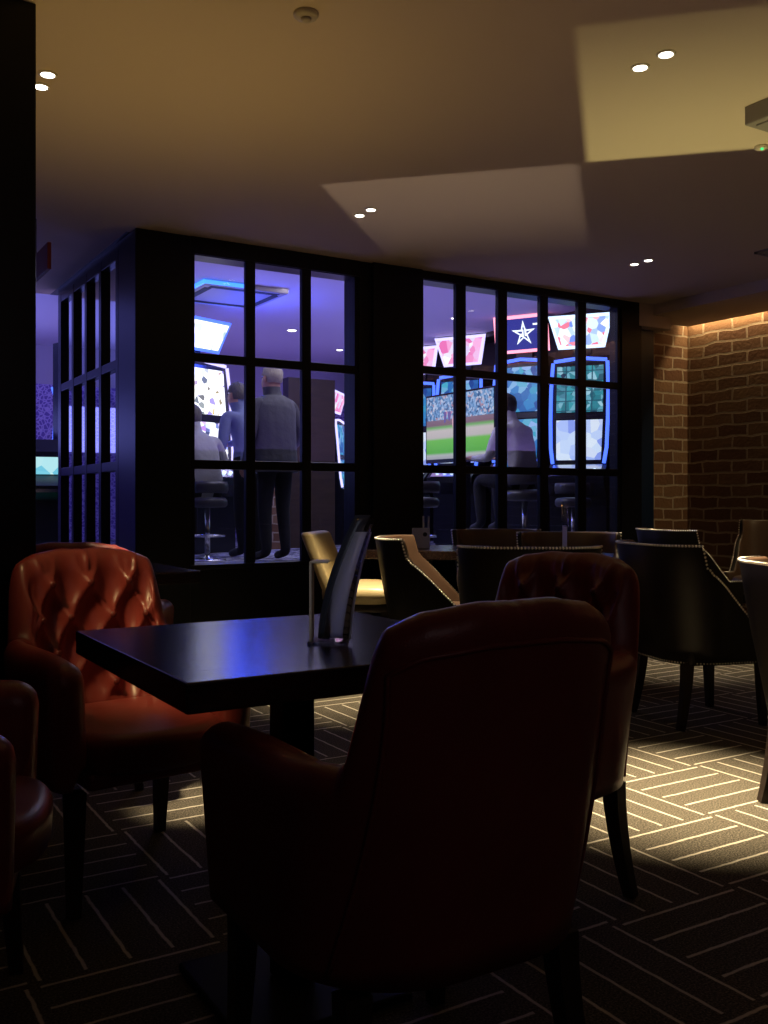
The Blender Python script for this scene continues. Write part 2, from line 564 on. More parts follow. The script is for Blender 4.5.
def box(bm, x0, x1, y0, y1, z0, z1, bevel=0.0, seg=2):
    r = bmesh.ops.create_cube(bm, size=1.0)
    vs = r['verts']
    bmesh.ops.scale(bm, vec=(x1-x0, y1-y0, z1-z0), verts=vs)
    bmesh.ops.translate(bm, vec=((x0+x1)/2, (y0+y1)/2, (z0+z1)/2), verts=vs)
    if bevel:
        es = list({e for v_ in vs for e in v_.link_edges})
        bmesh.ops.bevel(bm, geom=es, offset=bevel, segments=seg, affect='EDGES', profile=0.5)
    return bm


def B(*a, **k):
    return box(bmesh.new(), *a, **k)


def cyl(bm, c, r, z0, z1, n=24, r2=None):
    r2 = r if r2 is None else r2
    rings = []
    for z, q in ((z0, r), (z1, r2)):
        rings.append([bm.verts.new((c[0]+q*math.cos(2*PI*i/n), c[1]+q*math.sin(2*PI*i/n), z)) for i in range(n)])
    for i in range(n):
        bm.faces.new((rings[0][i], rings[0][(i+1) % n], rings[1][(i+1) % n], rings[1][i]))
    bm.faces.new(rings[0])
    bm.faces.new(rings[1])
    return bm


def lathe(bm, prof, n=32, c=(0, 0)):
    rings = []
    for r, z in prof:
        rings.append([bm.verts.new((c[0]+r*math.cos(2*PI*i/n), c[1]+r*math.sin(2*PI*i/n), z)) for i in range(n)])
    for a, b in zip(rings, rings[1:]):
        for i in range(n):
            bm.faces.new((a[i], a[(i+1) % n], b[(i+1) % n], b[i]))
    bm.faces.new(rings[0])
    bm.faces.new(rings[-1])
    return bm


def tube(bm, pts, rad, n=8, flat=1.0, closed=False):
    pts = [Vector(p) for p in pts]
    rads = rad if isinstance(rad, (list, tuple)) else [rad]*len(pts)
    rings = []
    up = Vector((0, 0, 1))
    prev = None
    for i, p in enumerate(pts):
        a = pts[i-1] if i > 0 else (pts[-1] if closed else pts[0])
        b = pts[(i+1) % len(pts)] if (i < len(pts)-1 or closed) else pts[-1]
        t = (b-a).normalized()
        if prev is None:
            ref = up if abs(t.z) < 0.9 else Vector((0, 1, 0))
            s = t.cross(ref).normalized()
        else:
            s = (prev-t*prev.dot(t)).normalized()
        prev = s
        q = t.cross(s)
        rings.append([bm.verts.new(p+rads[i]*(s*math.cos(2*PI*k/n+PI/n)+q*flat*math.sin(2*PI*k/n+PI/n))) for k in range(n)])
    m_ = len(rings)
    for i in range(m_ if closed else m_-1):
        a, b = rings[i], rings[(i+1) % m_]
        for k in range(n):
            bm.faces.new((a[k], a[(k+1) % n], b[(k+1) % n], b[k]))
    if not closed:
        bm.faces.new(rings[0])
        bm.faces.new(rings[-1])
    return bm


def ball(bm, c, r, sx=1, sy=1, sz=1, u=16, v=10):
    ret = bmesh.ops.create_uvsphere(bm, u_segments=u, v_segments=v, radius=r)
    bmesh.ops.scale(bm, vec=(sx, sy, sz), verts=ret['verts'])
    bmesh.ops.translate(bm, vec=c, verts=ret['verts'])
    return bm


def extrude(bm, poly, x0, x1):
    """polygon in (y, z) extruded along x"""
    a = [bm.verts.new((x0, y, z)) for y, z in poly]
    b = [bm.verts.new((x1, y, z)) for y, z in poly]
    k = len(poly)
    for i in range(k):
        bm.faces.new((a[i], a[(i+1) % k], b[(i+1) % k], b[i]))
    bm.faces.new(a)
    bm.faces.new(b)
    return bm


def prism(bm, poly, y0, y1):
    """polygon in (x, z) extruded along y"""
    a = [bm.verts.new((x, y0, z)) for x, z in poly]
    b = [bm.verts.new((x, y1, z)) for x, z in poly]
    k = len(poly)
    for i in range(k):
        bm.faces.new((a[i], a[(i+1) % k], b[(i+1) % k], b[i]))
    bm.faces.new(a)
    bm.faces.new(b)
    return bm


def sst(a, b, x):
    t = max(0.0, min(1.0, (x-a)/(b-a)))
    return t*t*(3-2*t)


# ------------------------------------------------------------------ room shell
CE = 2.60          # lounge ceiling
HF = 0.50          # raised floor of the gaming hall
HC = 3.15          # ceiling of the gaming hall
PX, PY = 1.63, 5.411   # outer corner of the glazed partition

struct('floor', B(-3.5, 6.6, -2.6, 7.6, -0.1, 0.0), M['carpet'])
bm = bmesh.new()
box(bm, -3.5, 6.7, -2.6, PY, CE, CE+0.12)
box(bm, -3.5, PX, PY, 7.5, CE, CE+0.12)
box(bm, PX, 6.7, PY, PY+0.29, CE, CE+0.12)
struct('ceiling', bm, M['ceiling'])
struct('wall_near', B(-3.6, 6.7, -2.7, -2.6, 0, CE), M['backwall'])
struct('wall_left', B(-3.6, -3.5, -2.6, 13.6, 0, HC), M['backwall'])
struct('wall_right', B(6.5, 6.7, -2.6, 5.68, 0, CE), M['brick_x'], label='exposed brick wall lit from a slot above')
struct('wall_return', B(5.82, 6.7, 5.68, 5.83, 0, CE), M['brick_y'], label='narrow brick return beside the blue panel')
# dropped ceiling strip leaving a light slot along the brick
struct('trim_1', B(5.78, 6.42, -2.6, 5.60, 2.515, CE), M['ceiling'], label='dropped ceiling strip along the brick wall')
struct('trim_2', B(5.63, 5.98, PY-0.02, 5.62, 2.42, CE), M['ceiling'], label='short plaster downstand beside the partition')
struct('trim_3', B(6.45, 6.47, -2.5, 5.60, 2.583, 2.595), M['white_trim'], label='cove strip channel above the brick wall')
# glazed partition: dwarf wall, corner post, middle post, end panel, header
struct('partition', B(PX, 5.62, PY, PY+0.11, 0, 0.66), M['black'], label='black dwarf wall beneath the windows')
bm = bmesh.new()
box(bm, PX, 1.957, PY-0.012, 5.75, 0, CE, 0.006)
struct('column', bm, M['black'], label='black square corner post of the glazed partition')
bm = bmesh.new()
box(bm, 3.10, 3.575, PY-0.010, PY+0.20, 0, CE, 0.004)
box(bm, 3.19, 3.575, PY-0.035, PY, 0, CE, 0.004)
struct('column', bm, M['black'], label='wide black post between the two windows')
bm = bmesh.new()
box(bm, 5.44, 5.66, PY-0.012, PY+0.11, 0, CE, 0.004)
struct('column', bm, M['black'], label='black end post of the right hand window')
struct('wall_panel', B(5.66, 5.90, PY+0.09, PY+0.30, 0, 2.44), M['navy'], label='narrow deep blue panel between window and brick')
bm = bmesh.new()
box(bm, 1.957, 3.10, PY-0.012, PY+0.16, 2.50, HC)
box(bm, 3.575, 5.44, PY-0.012, PY+0.16, 2.545, HC)
box(bm, PX, 6.7, PY+0.1, PY+0.29, CE, HC)
box(bm, PX-0.02, PX+0.10, PY+0.1, 7.5, CE, HC)
box(bm, -3.5, PX+0.1, 7.42, 7.5, CE+0.02, HC)
struct('beam', bm, M['black'], label='black header above the windows')
struct('sill', B(1.957, 5.44, PY-0.02, PY+0.14, 0.64, 0.668, bevel=0.004), M['black'], label='black window sill on the dwarf wall')


def window(name, x0, x1, bars, zt, label):
    rt = bpy.data.objects.new(name, None)
    link(rt)
    rt['kind'] = 'structure'
    rt['label'] = label
    rt.location = (0, PY, 0)
    bm = bmesh.new()
    box(bm, x0, x0+0.03, 0, 0.09, 0.66, zt, 0.003)
    box(bm, x1-0.03, x1, 0, 0.09, 0.66, zt, 0.003)
    box(bm, x0, x1, 0, 0.09, zt-0.015, zt+0.02, 0.003)
    for a, b in bars:
        box(bm, a, b, -0.005, 0.035, 0.66, zt, 0.004)
    for a, b in ((1.233, 1.288), (1.857, 1.910)):
        k = (zt-2.5)*0.9*(a > 1.5)
        box(bm, x0, x1, -0.002, 0.032, a+k, b+k, 0.004)
    obj('window_frame', bm, M['black'], rt, False)
    bm = bmesh.new()
    v_ = [bm.verts.new(p) for p in ((x0, 0.015, 0.66), (x1, 0.015, 0.66), (x1, 0.015, zt), (x0, 0.015, zt))]
    bm.faces.new(v_)
    obj('window_pane', bm, M['glass'], rt, False)
    return rt


window('window_1', 1.957, 3.10, ((2.311, 2.372), (2.689, 2.752)), 2.51, 'left black gridded window of three columns')
window('window_2', 3.575, 5.44, ((3.873, 3.957), (4.240, 4.321), (4.628, 4.704), (4.999, 5.080)), 2.555, 'right black gridded window of five columns')
# side window of the partition, seen at a slant
rt = bpy.data.objects.new('window_3', None)
link(rt)
rt['kind'] = 'structure'
rt['label'] = 'slanting side window of the partition left of the corner post'
rt.location = (PX, 0, 0)
bm = bmesh.new()
for a, b in ((5.75, 5.81), (6.13, 6.19), (6.49, 6.55), (6.85, 6.91), (7.23, 7.32)):
    box(bm, 0, 0.05, a, b, 0.0, 2.56, 0.004)
for a, b in ((0.0, 0.66), (1.225, 1.285), (1.845, 1.90), (2.50, 2.62)):
    box(bm, 0.002, 0.048, 5.75, 7.32, a, b, 0.004)
obj('window_frame', bm, M['black'], rt, False)
bm = bmesh.new()
bm.faces.new([bm.verts.new(p) for p in ((0.03, 5.75, 0.66), (0.03, 7.30, 0.66), (0.03, 7.30, 2.52), (0.03, 5.75, 2.52))])
obj('window_pane', bm, M['glass'], rt, False)
# big black pillar at the left edge
struct('pillar', B(-0.15, 0.630, 3.125, 3.225, 0, CE, bevel=0.004), M['black'], label='glossy black pillar at the left edge')

# gaming hall shell
struct('floor_hall', B(-3.5, 7.8, PY+0.11, 13.7, HF-0.1, HF), M['hallcarpet'], label='raised patterned floor of the gaming hall')
struct('ceiling_hall', B(-3.5, 7.8, PY+0.1, 13.7, HC, HC+0.1), M['plaster'], label='pale ceiling of the gaming hall')
struct('wall_hall_right', B(7.65, 7.8, PY+0.1, 13.7, HF, HC), M['panel'], label='dark panelled right wall of the gaming hall')
struct('wall_hall_front', B(5.9, 7.8, 5.84, 5.94, HF, HC), M['backwall'])
bm = B(-3.5, 7.8, 13.5, 13.65, 2.62, HC)
struct('wall_hall_far', bm, M['plaster'], label='pale upper far wall of the gaming hall')
struct('wall_hall_far_lower', B(-3.5, 7.8, 13.5, 13.64, HF, 2.62), M['wallpaper'], label='purple scroll wallpaper on the far hall wall')
struct('beam_hall', B(7.35, 7.65, 6.0, 13.5, 3.09, HC), M['panel'], label='dark soffit above the machines on the right')
bm = bmesh.new()
box(bm, 4.75, 5.35, 9.9, 10.05, HF, 2.45)
struct('partition_hall', bm, M['panel'], label='brown panelled screen standing in the gaming hall')
struct('pier_hall', B(4.42, 4.62, 9.75, 9.95, HF, 1.22), M['brick_y'], label='low brick pier behind the standing man')
struct('step_hall', B(-3.5, PX, 7.32, 7.42, 0, HF), M['backwall'], label='riser of the raised hall floor')

# ------------------------------------------------------------------ upholstered shells


class Shell:
    """thick upholstered U-shaped wall: back and two arms"""

    def __init__(self, W, yb, yf, r, t, H, lean, zb, zi, tuft=None, ns=120, no=12, ni=30, cap=0.05, roll=1.0, taper=0.0, two_tone=False):
        self.__dict__.update(locals())
        pts = []
        L1 = yf-(yb+r)
        L2 = r*PI/2
        L3 = 2*(W-r)
        self.T = 2*L1+2*L2+L3
        self.half = self.T/2
        self.L = (L1, L2, L3)

    def base(self, s):
        """arc length s from the middle of the back (negative = -x side): point and outward normal"""
        L1, L2, L3 = self.L
        sg = 1 if s >= 0 else -1
        a = abs(s)
        if a <= L3/2:
            return Vector((sg*a, self.yb)), Vector((0, -1))
        a -= L3/2
        if a <= L2:
            th = a/self.r
            c = Vector((sg*(self.W-self.r), self.yb+self.r))
            nn = Vector((sg*math.sin(th), -math.cos(th)))
            return c+nn*self.r, nn
        a -= L2
        return Vector((sg*self.W, self.yb+self.r+a)), Vector((sg, 0))

    def pt(self, s, off, z):
        """off: 0 at the outer face, t at the inner"""
        p, nn = self.base(s)
        ln = self.lean(abs(s))*max(0.0, (z-self.zb))/(0.9-self.zb)
        tp = 1.0-self.taper*max(0.0, (0.62-z))/0.62
        q = p+nn*(ln-off)
        return Vector((q.x*tp, q.y*(1-(1-tp)*0.6), z))

    def build(self):
        bm = bmesh.new()
        rings = []
        e = self.cap
        for i in range(self.ns+1):
            s = -self.half+self.T*i/self.ns
            # closer rings at the arm fronts
            a = abs(s)
            h = self.H(a)
            d = self.half-a
            k = 1.0
            if d < e:
                k = math.sqrt(max(0.0, 1-((e-d)/e)**2))
            tt = self.t*(0.25+0.75*k)
            o0 = (self.t-tt)/2
            h -= (1-k)*self.t*0.5
            rr = tt/2*self.roll
            ring = []
            for j in range(self.no):
                z = self.zb+(h-rr-self.zb)*j/(self.no-1)
                ring.append(self.pt(s, o0, z))
            for j in range(1, 9):
                th = PI*j/9
                ex_ = self.tuft(s, h-rr, h)*k*(1-math.cos(th))/2 if self.tuft else 0.0
                ring.append(self.pt(s, o0+tt/2-tt/2*math.cos(th)+ex_, h-rr+rr*math.sin(th)-ex_*0.3*math.sin(th)))
            for j in range(self.ni):
                z = (h-rr)+(self.zi-(h-rr))*j/(self.ni-1)
                off = o0+tt
                if self.tuft:
                    off += self.tuft(s, z, h)*k
                ring.append(self.pt(s, off, z))
            rings.append([bm.verts.new(q) for q in ring])
        m_ = len(rings[0])
        for a, b in zip(rings, rings[1:]):
            for j in range(m_):
                f = bm.faces.new((a[j], a[(j+1) % m_], b[(j+1) % m_], b[j]))
                if self.two_tone and self.no+5 <= j < m_-1:
                    f.material_index = 1
        bm.faces.new(rings[0])
        bm.faces.new(rings[-1])
        return bm


def cushion(W, y0, y1, z0, z1, crown=0.02, rc=0.07, re=0.03, n=28, front=0.0):
    """soft seat: rounded plan, rolled edges, crowned top; front = bow of the front edge"""
    bm = bmesh.new()
    cx, cy, hx, hy = 0, (y0+y1)/2, W/2, (y1-y0)/2

    def plan(th, inset):
        a, b = hx-inset, hy-inset
        ex = 5.0
        c_, s_ = math.cos(th), math.sin(th)
        k = (abs(c_/a)**ex+abs(s_/b)**ex)**(-1/ex)
        x, y = k*c_, k*s_
        if y > 0:
            y += front*(1-(x/a)**2)
        return x, cy+y
    prof = [(re, z0), (0.004, z0+re*0.6)]
    for j in range(7):
        th = PI/2*j/6
        prof.append((re*(1-math.cos(th)), z1-re+re*math.sin(th)))
    for q in (0.3, 0.6, 0.85):
        prof.append((re+(min(hx, hy)-re)*q, z1+crown*(1-(1-q)**2)))
    K = 64
    rings = []
    for ins, z in prof:
        rings.append([bm.verts.new((*plan(2*PI*i/K, ins), z)) for i in range(K)])
    for a, b in zip(rings, rings[1:]):
        for i in range(K):
            bm.faces.new((a[i], a[(i+1) % K], b[(i+1) % K], b[i]))
    bm.faces.new(rings[0])
    bm.faces.new(rings[-1])
    return bm


def leg_bm(x, y, dx, dy, top, r0=0.024, r1=0.015):
    bm = bmesh.new()
    pts = []
    for k in range(6):
        t = k/5
        pts.append((x+dx*t**1.6, y+dy*t**1.6, top*(1-t)))
    tube(bm, pts, [r0*1.35+(r1-r0)*1.35*t/5 for t in range(6)], n=4)
    return bm


# ---- red tufted tub chair (front = +y)
BT = [(-0.13, 0.80), (0.0, 0.80), (0.13, 0.80), (-0.065, 0.70), (0.065, 0.70), (-0.195, 0.70), (0.195, 0.70), (-0.13, 0.60), (0.0, 0.60), (0.13, 0.60), (-0.065, 0.50), (0.065, 0.50)]


def tuft(s, z, h):
    """depth into the padding (negative = bulge towards the sitter)"""
    f = sst(0.36, 0.27, abs(s))*sst(0.42, 0.50, z)
    if f <= 0:
        return 0.0
    u_, v_ = s/0.130, (z-0.800)/0.200
    a, b = (u_+v_*1.0), (u_-v_*1.0)
    w_ = abs(math.sin(PI*a))*abs(math.sin(PI*b))
    bul = -0.030*w_**0.45
    up = sst(0.82, 0.87, z)
    bul = bul*(1-up)+(-0.028*abs(math.sin(PI*u_))**0.45)*up
    pit = 0.0
    for bs, bz in BT:
        q = (s-bs)**2+(z-bz)**2
        pit += 0.016*math.exp(-q/0.00055)
    return (bul+pit)*f


def red_H(a):
    h = 0.898-0.010*sst(0.06, 0.15, a)-0.030*sst(0.135, 0.205, a)
    h -= 0.204*sst(0.185, 0.257, a)
    h -= 0.018*sst(0.5, 0.85, a)
    return h


def red_lean(a):
    return 0.065*sst(0.42, 0.16, a)+0.012


def make_red():
    t = thing('tub_chair', 'x', 'armchair')
    sh = Shell(0.288, -0.265, 0.275, 0.22, 0.095, red_H, red_lean, 0.325, 0.38, tuft, ns=230, no=12, ni=40, cap=0.055, taper=0.10)
    obj('upholstered_shell', sh.build(), M['red'], t)
    obj('seat', cushion(0.415, -0.17, 0.285, 0.345, 0.455, 0.016, re=0.035, front=0.035), M['red'], t)
    bm = bmesh.new()
    box(bm, -0.195, 0.195, -0.17, 0.262, 0.315, 0.36, 0.012)
    obj('seat_base', bm, M['red'], t)
    for x, y, dx, dy in ((-0.215, 0.215, -0.008, 0.015), (0.215, 0.215, 0.008, 0.015), (-0.205, -0.175, -0.02, -0.055), (0.205, -0.175, 0.02, -0.055)):
        obj('leg', leg_bm(x, y, dx, dy, 0.31), M['legwood'], t, False)
    bm = bmesh.new()
    path = []
    S1 = 0.185
    for k in range(12):
        path.append(sh.pt(-S1-0.10*(1-k/11)**2, -0.002, 0.335+(red_H(S1)-0.06-0.335)*k/11))
    for k in range(1, 40):
        s = -S1+2*S1*k/40
        path.append(sh.pt(s, -0.002, red_H(abs(s))-0.058))
    for k in range(12):
        path.append(sh.pt(S1+0.10*(k/11)**2, -0.002, red_H(S1)-0.06+(0.335-red_H(S1)+0.06)*k/11))
    tube(bm, path, 0.0042, 6)
    obj('piping', bm, M['red'], t)
    for bs, bz in BT:
        bm = bmesh.new()
        ball(bm, (0, 0, 0), 0.011, 1, 0.55, 1, 10, 6)
        o = obj('tuft_button', bm, M['red_dark'], t)
        o.location = sh.pt(bs, 0.095+0.010, bz)
        p, nn = sh.base(bs)
        o.rotation_euler = (0, 0, math.atan2(nn.x, -nn.y))
    return t


red = make_red()
G_RED = 'red leather tub armchairs'
place(red, (0.912, 1.43, 0), 0, 'red leather tub armchair in the foreground with its back to the viewer', G_RED)
dup(red, (1.60, 1.99, 0), 105, 'red leather tub armchair behind the foreground chair at the right side of the dark table', G_RED)
dup(red, (0.78, 2.72, 0), 187, 'red leather tub armchair with lit deep buttoned back left of the dark table', G_RED)
dup(red, (0.13, 2.10, 0), -106, 'red leather tub armchair in deep shadow at the lower left corner of the picture', G_RED)
dup(red, (0.95, 3.74, 0), -26, 'red leather tub armchair mostly hidden behind the lit buttoned chair', G_RED)

# ---- dark studded dining tub chair (front = +y)


def stud_H(a):
    # arc distance from back middle
    A = 0.30
    if a < A:
        return 0.85
    if a < A+0.018:
        return 0.85-0.10*(a-A)/0.018
    if a < A+0.05:
        return 0.75-0.035*sst(A+0.018, A+0.05, a)
    return 0.715-0.215*min(1.0, (a-A-0.05)/0.21)


def stud_lean(a):
    return 0.075*sst(0.5, 0.2, a)+0.02


def make_stud(name, label, material, nails=True):
    t = thing(name, label, 'chair')
    sh = Shell(0.285, -0.25, 0.245, 0.21, 0.040, stud_H, stud_lean, 0.30, 0.36, None, ns=190, no=8, ni=10, cap=0.012, roll=0.55, taper=0.12, two_tone=True)
    obj('tub_back', sh.build(), [material, M['brown_inner']], t)
    obj('seat', cushion(0.475, -0.18, 0.285, 0.36, 0.475, 0.014, re=0.03, front=0.02), M['brown_inner'], t)
    bm = bmesh.new()
    box(bm, -0.235, 0.235, -0.18, 0.25, 0.295, 0.365, 0.01)
    obj('seat_base', bm, material, t)
    for x, y, dx, dy in ((-0.205, 0.215, -0.005, 0.01), (0.205, 0.215, 0.005, 0.01), (-0.195, -0.17, -0.015, -0.045), (0.195, -0.17, 0.015, -0.045)):
        obj('leg', leg_bm(x, y, dx, dy, 0.31, 0.024, 0.016), M['legwood'], t, False)
    if nails:
        bm = bmesh.new()

        def nail(p, r=0.0064):
            rr = bmesh.ops.create_icosphere(bm, subdivisions=1, radius=r)
            bmesh.ops.translate(bm, vec=p, verts=rr['verts'])
        # along the rim, following its profile by distance
        last = None
        K = 900
        for i in range(K+1):
            s = -sh.half+0.015+(sh.T-0.03)*i/K
            p = sh.pt(s, 0.001, stud_H(abs(s))-0.006)
            if last is None or (p-last).length > 0.0135:
                nail(p)
                last = p
        obj('nailhead_trim', bm, M['chrome'], t, label='line of shiny nailheads along the rim')
        bm = bmesh.new()
        last = None
        for i in range(K+1):
            s = -sh.half+0.01+(sh.T-0.02)*i/K
            p = sh.pt(s, 0.0, 0.308)
            if last is None or (p-last).length > 0.0135:
                nail(p, 0.0042)
                last = p
        obj('base_nailhead_trim', bm, M['chrome'], t, label='line of shiny nailheads along the bottom edge')
    return t


G_ST = 'dark studded tub chairs'
st = make_stud('dining_chair', 'x', M['brown'])
place(st, (3.68, 3.17, 0), -105.6, 'dark leather studded tub chair facing right, its leg in the light pool on the carpet', G_ST)
dup(st, (5.36, 4.66, 0), -104, 'dark leather studded tub chair behind the lit legged one, in front of the brick return', G_ST)
dup(st, (2.965, 1.885, 0), -115, 'dark leather studded tub chair cut off by the right edge of the picture', G_ST)
dup(st, (6.03, 4.45, 0), 108, 'dark leather studded tub chair against the brick wall, edge on at far right', G_ST, 1.06)
dup(st, (2.86, 3.45, 0), -33, 'dark leather studded tub chair behind the red chairs, its curved rim towards the viewer', G_ST)
dup(st, (2.98, 4.33, 0), -128, 'dark leather studded tub chair beside the cream chair with its lit arm showing', G_ST)
dup(st, (3.98, 4.38, 0), 140, 'dark leather studded tub chair facing the viewer beyond the curved rim, nearer the glass holder', G_ST)
dup(st, (4.02, 5.06, 0), 160, 'dark leather studded tub chair under the window, half behind the chair facing the viewer', G_ST)


def make_side(label, material):
    """armless padded chair: reclined slab back, deep rounded seat (front = +y)"""
    t = thing('cream_chair', label, 'chair')
    bm = bmesh.new()
    box(bm, -0.215, 0.215, -0.035, 0.035, 0.0, 0.40, 0.022, 3)
    for v_ in bm.verts:
        v_.co.y -= 0.05*(v_.co.x/0.215)**2*-1+0.16*(v_.co.z/0.40)
    o = obj('backrest', bm, material, t)
    o.location = (0, -0.16, 0.46)
    obj('seat', cushion(0.46, -0.20, 0.25, 0.44, 0.555, 0.02, re=0.05, front=0.03), material, t)
    bm = bmesh.new()
    box(bm, -0.19, 0.19, -0.18, 0.21, 0.40, 0.45, 0.01)
    obj('seat_base', bm, M['legwood'], t)
    for x, y, dx, dy in ((-0.17, 0.19, -0.01, 0.01), (0.17, 0.19, 0.01, 0.01), (-0.17, -0.16, -0.015, -0.05), (0.17, -0.16, 0.015, -0.05)):
        obj('leg', leg_bm(x, y, dx, dy, 0.41, 0.024, 0.015), M['legwood'], t, False)
    return t


cr = make_side('cream leather chair lit from above below the left window', M['cream'])
place(cr, (2.86, 4.98, 0), -133)

# ------------------------------------------------------------------ tables


def make_table(label, size=0.74, group='dark wooden pedestal tables'):
    t = thing('pedestal_table', label, 'table', group=group)
    h = size/2
    obj('tabletop', B(-h, h, -h, h, 0.697, 0.75, bevel=0.004), M['table'], t, False)
    bm = bmesh.new()
    box(bm, -0.037, 0.037, -0.037, 0.037, 0.02, 0.69, 0.004)
    obj('pedestal', bm, M['black'], t, False)
    obj('mounting_plate', B(-0.17, 0.17, -0.17, 0.17, 0.680, 0.697, bevel=0.003), M['black'], t, False)
    obj('base_plate', B(-0.19, 0.19, -0.19, 0.19, 0.0, 0.018, bevel=0.006), M['iron'], t, False)
    return t


tb = make_table('dark wooden pedestal table with blue reflection in front of the foreground chair')
place(tb, (0.910, 1.880, 0), 0)
G_T = 'dark wooden pedestal tables'
dup(tb, (1.08, 4.25, 0), 0, 'dark wooden table behind the buttoned chair, below the corner post', G_T)
dup(tb, (3.40, 3.95, 0), 45, 'dark wooden table hidden among the studded chairs under the right window', G_T)
dup(tb, (3.36, 5.02, 0), 45, 'dark wooden table against the partition carrying a white card holder', G_T)

# leaflet holder on the front table
t = thing('leaflet_holder', 'clear acrylic holder with tall curved leaflets standing on the dark table', 'menu holder', (0.952, 1.795, 0.75), -31.3)
obj('holder_base', B(-0.040, 0.045, -0.045, 0.045, 0, 0.006, bevel=0.002), M['acrylic'], t, False)


def leaf(x0, x1, lean, y0, y1, z0, z1, th, flare):
    """curved upright sheet: (x) thin direction leaning over with height"""
    bm = bmesh.new()
    K = 14
    rows = []
    for k in range(K+1):
        q = k/K
        x = x0+(x1-x0)*q**lean
        z = z0+(z1-z0)*q
        f = flare*q
        rows.append([bm.verts.new(p) for p in ((x, y0, z+f*0.0), (x, y1, z), (x+th, y1, z), (x+th, y0, z))])
    for a, b in zip(rows, rows[1:]):
        for i in range(4):
            bm.faces.new((a[i], a[(i+1) % 4], b[(i+1) % 4], b[i]))
    bm.faces.new(rows[0])
    bm.faces.new(rows[-1])
    return bm


def leaf2(bl, br, tl, tr, y, th, bend, z0, z1):
    """sheet facing -y: edges bl..br at the foot, tl..tr at the head, bent sideways"""
    bm = bmesh.new()
    K = 16
    rows = []
    for k in range(K+1):
        q = k/K
        w_ = q**bend
        xa = bl+(tl-bl)*w_
        xb = br+(tr-br)*w_
        z = z0+(z1-z0)*q
        yy = y+0.03*q*q
        rows.append([bm.verts.new(p) for p in ((xa, yy, z), (xb, yy-0.025*(1-q), z), (xb, yy-0.025*(1-q)+th, z), (xa, yy+th, z))])
    for a, b in zip(rows, rows[1:]):
        for i in range(4):
            bm.faces.new((a[i], a[(i+1) % 4], b[(i+1) % 4], b[i]))
    bm.faces.new(rows[0])
    bm.faces.new(rows[-1])
    return bm


obj('leaflet', leaf2(-0.020, 0.006, 0.058, 0.092, 0.0, 0.003, 1.7, 0.008, 0.268), M['paper_dark'], t, label='dark printed leaflet leaning to the right')
obj('leaflet', leaf2(-0.006, 0.052, 0.058, 0.094, -0.018, 0.002, 1.6, 0.012, 0.232), M['paper'], t, label='pale leaflet in front')
obj('leaflet', leaf2(0.022, 0.050, 0.032, 0.056, -0.024, 0.002, 1.2, 0.014, 0.120), M['paper'], t)
obj('holder_panel', leaf2(-0.010, 0.047, 0.062, 0.100, -0.028, 0.002, 1.7, 0.004, 0.262), M['acrylic'], t)
obj('card_stand', B(-0.036, -0.031, -0.035, 0.04, 0.006, 0.172, bevel=0.001), M['card_cream'], t, False, label='upright cream card seen edge on')
obj('card_top', B(-0.036, 0.004, -0.030, 0.04, 0.168, 0.172, bevel=0.001), M['card_cream'], t, False)

# white card holder on the table under the windows
t = thing('card_holder', 'white printed card holder on the table by the wide window post', 'menu holder', (3.33, 5.02, 0.75), -31)
obj('card_block', B(-0.060, 0.050, -0.02, 0.02, 0, 0.125, bevel=0.003), M['paper'], t, False)
obj('card_prong', B(0.005, 0.016, -0.006, 0.006, 0.125, 0.20, bevel=0.002), M['paper'], t, False)
obj('card_prong', B(0.038, 0.049, -0.006, 0.006, 0.125, 0.20, bevel=0.002), M['paper'], t, False)
bm = bmesh.new()
cyl(bm, (0, 0), 0.014, 0, 0.002, 12)
bmesh.ops.rotate(bm, matrix=Matrix.Rotation(PI/2, 3, 'X'), verts=bm.verts)
bmesh.ops.translate(bm, vec=(0.02, -0.020, 0.085), verts=bm.verts)
obj('printed_mark', bm, M['paper_dark'], t, False)
# slim upright holder on the table among the studded chairs
t = thing('glass_holder', 'slim clear upright holder on the table behind the curved studded chair rim', 'menu holder', (3.58, 3.98, 0.75), -31)
obj('holder_base', B(-0.035, 0.035, -0.03, 0.03, 0, 0.006, bevel=0.002), M['acrylic'], t, False)
obj('holder_stem', B(-0.012, 0.012, -0.005, 0.005, 0.006, 0.16, bevel=0.002), M['paper'], t, False)
obj('holder_top', leaf2(-0.016, 0.016, -0.012, 0.018, 0, 0.004, 1.3, 0.155, 0.285), M['acrylic'], t)

# ------------------------------------------------------------------ ceiling things


def downlight_proto():
    t = thing('downlight', 'x', 'ceiling light', group='round downlights in pairs on the lounge ceiling')
    bm = bmesh.new()
    lathe(bm, [(0.024, 0.0), (0.024, -0.004), (0.028, -0.006), (0.033, -0.004), (0.034, 0.0)], 28)
    obj('trim_ring', bm, M['white_trim'], t)
    bm = bmesh.new()
    lathe(bm, [(0.0235, -0.001), (0.0235, -0.005), (0.014, -0.008), (0.004, -0.009)], 24)
    obj('lens', bm, M['lamp'], t)
    return t


dl = downlight_proto()
first = True
for x, y, where in ((0.77, 3.68, 'beside the black pillar'), (2.60, 4.47, 'above the middle of the windows'),
                    (2.57, 2.40, 'inside the bright yellow ceiling patch'), (4.68, 4.47, 'towards the brick wall')):
    for dy, side in ((-0.06, 'upper right one'), (0.06, 'lower left one')):
        lb = 'small round downlight, %s of the pair %s' % (side, where)
        if first:
            place(dl, (x, y+dy, CE), 0, lb)
            first = False
        else:
            dup(dl, (x, y+dy, CE), 0, lb, 'round downlights in pairs on the lounge ceiling')

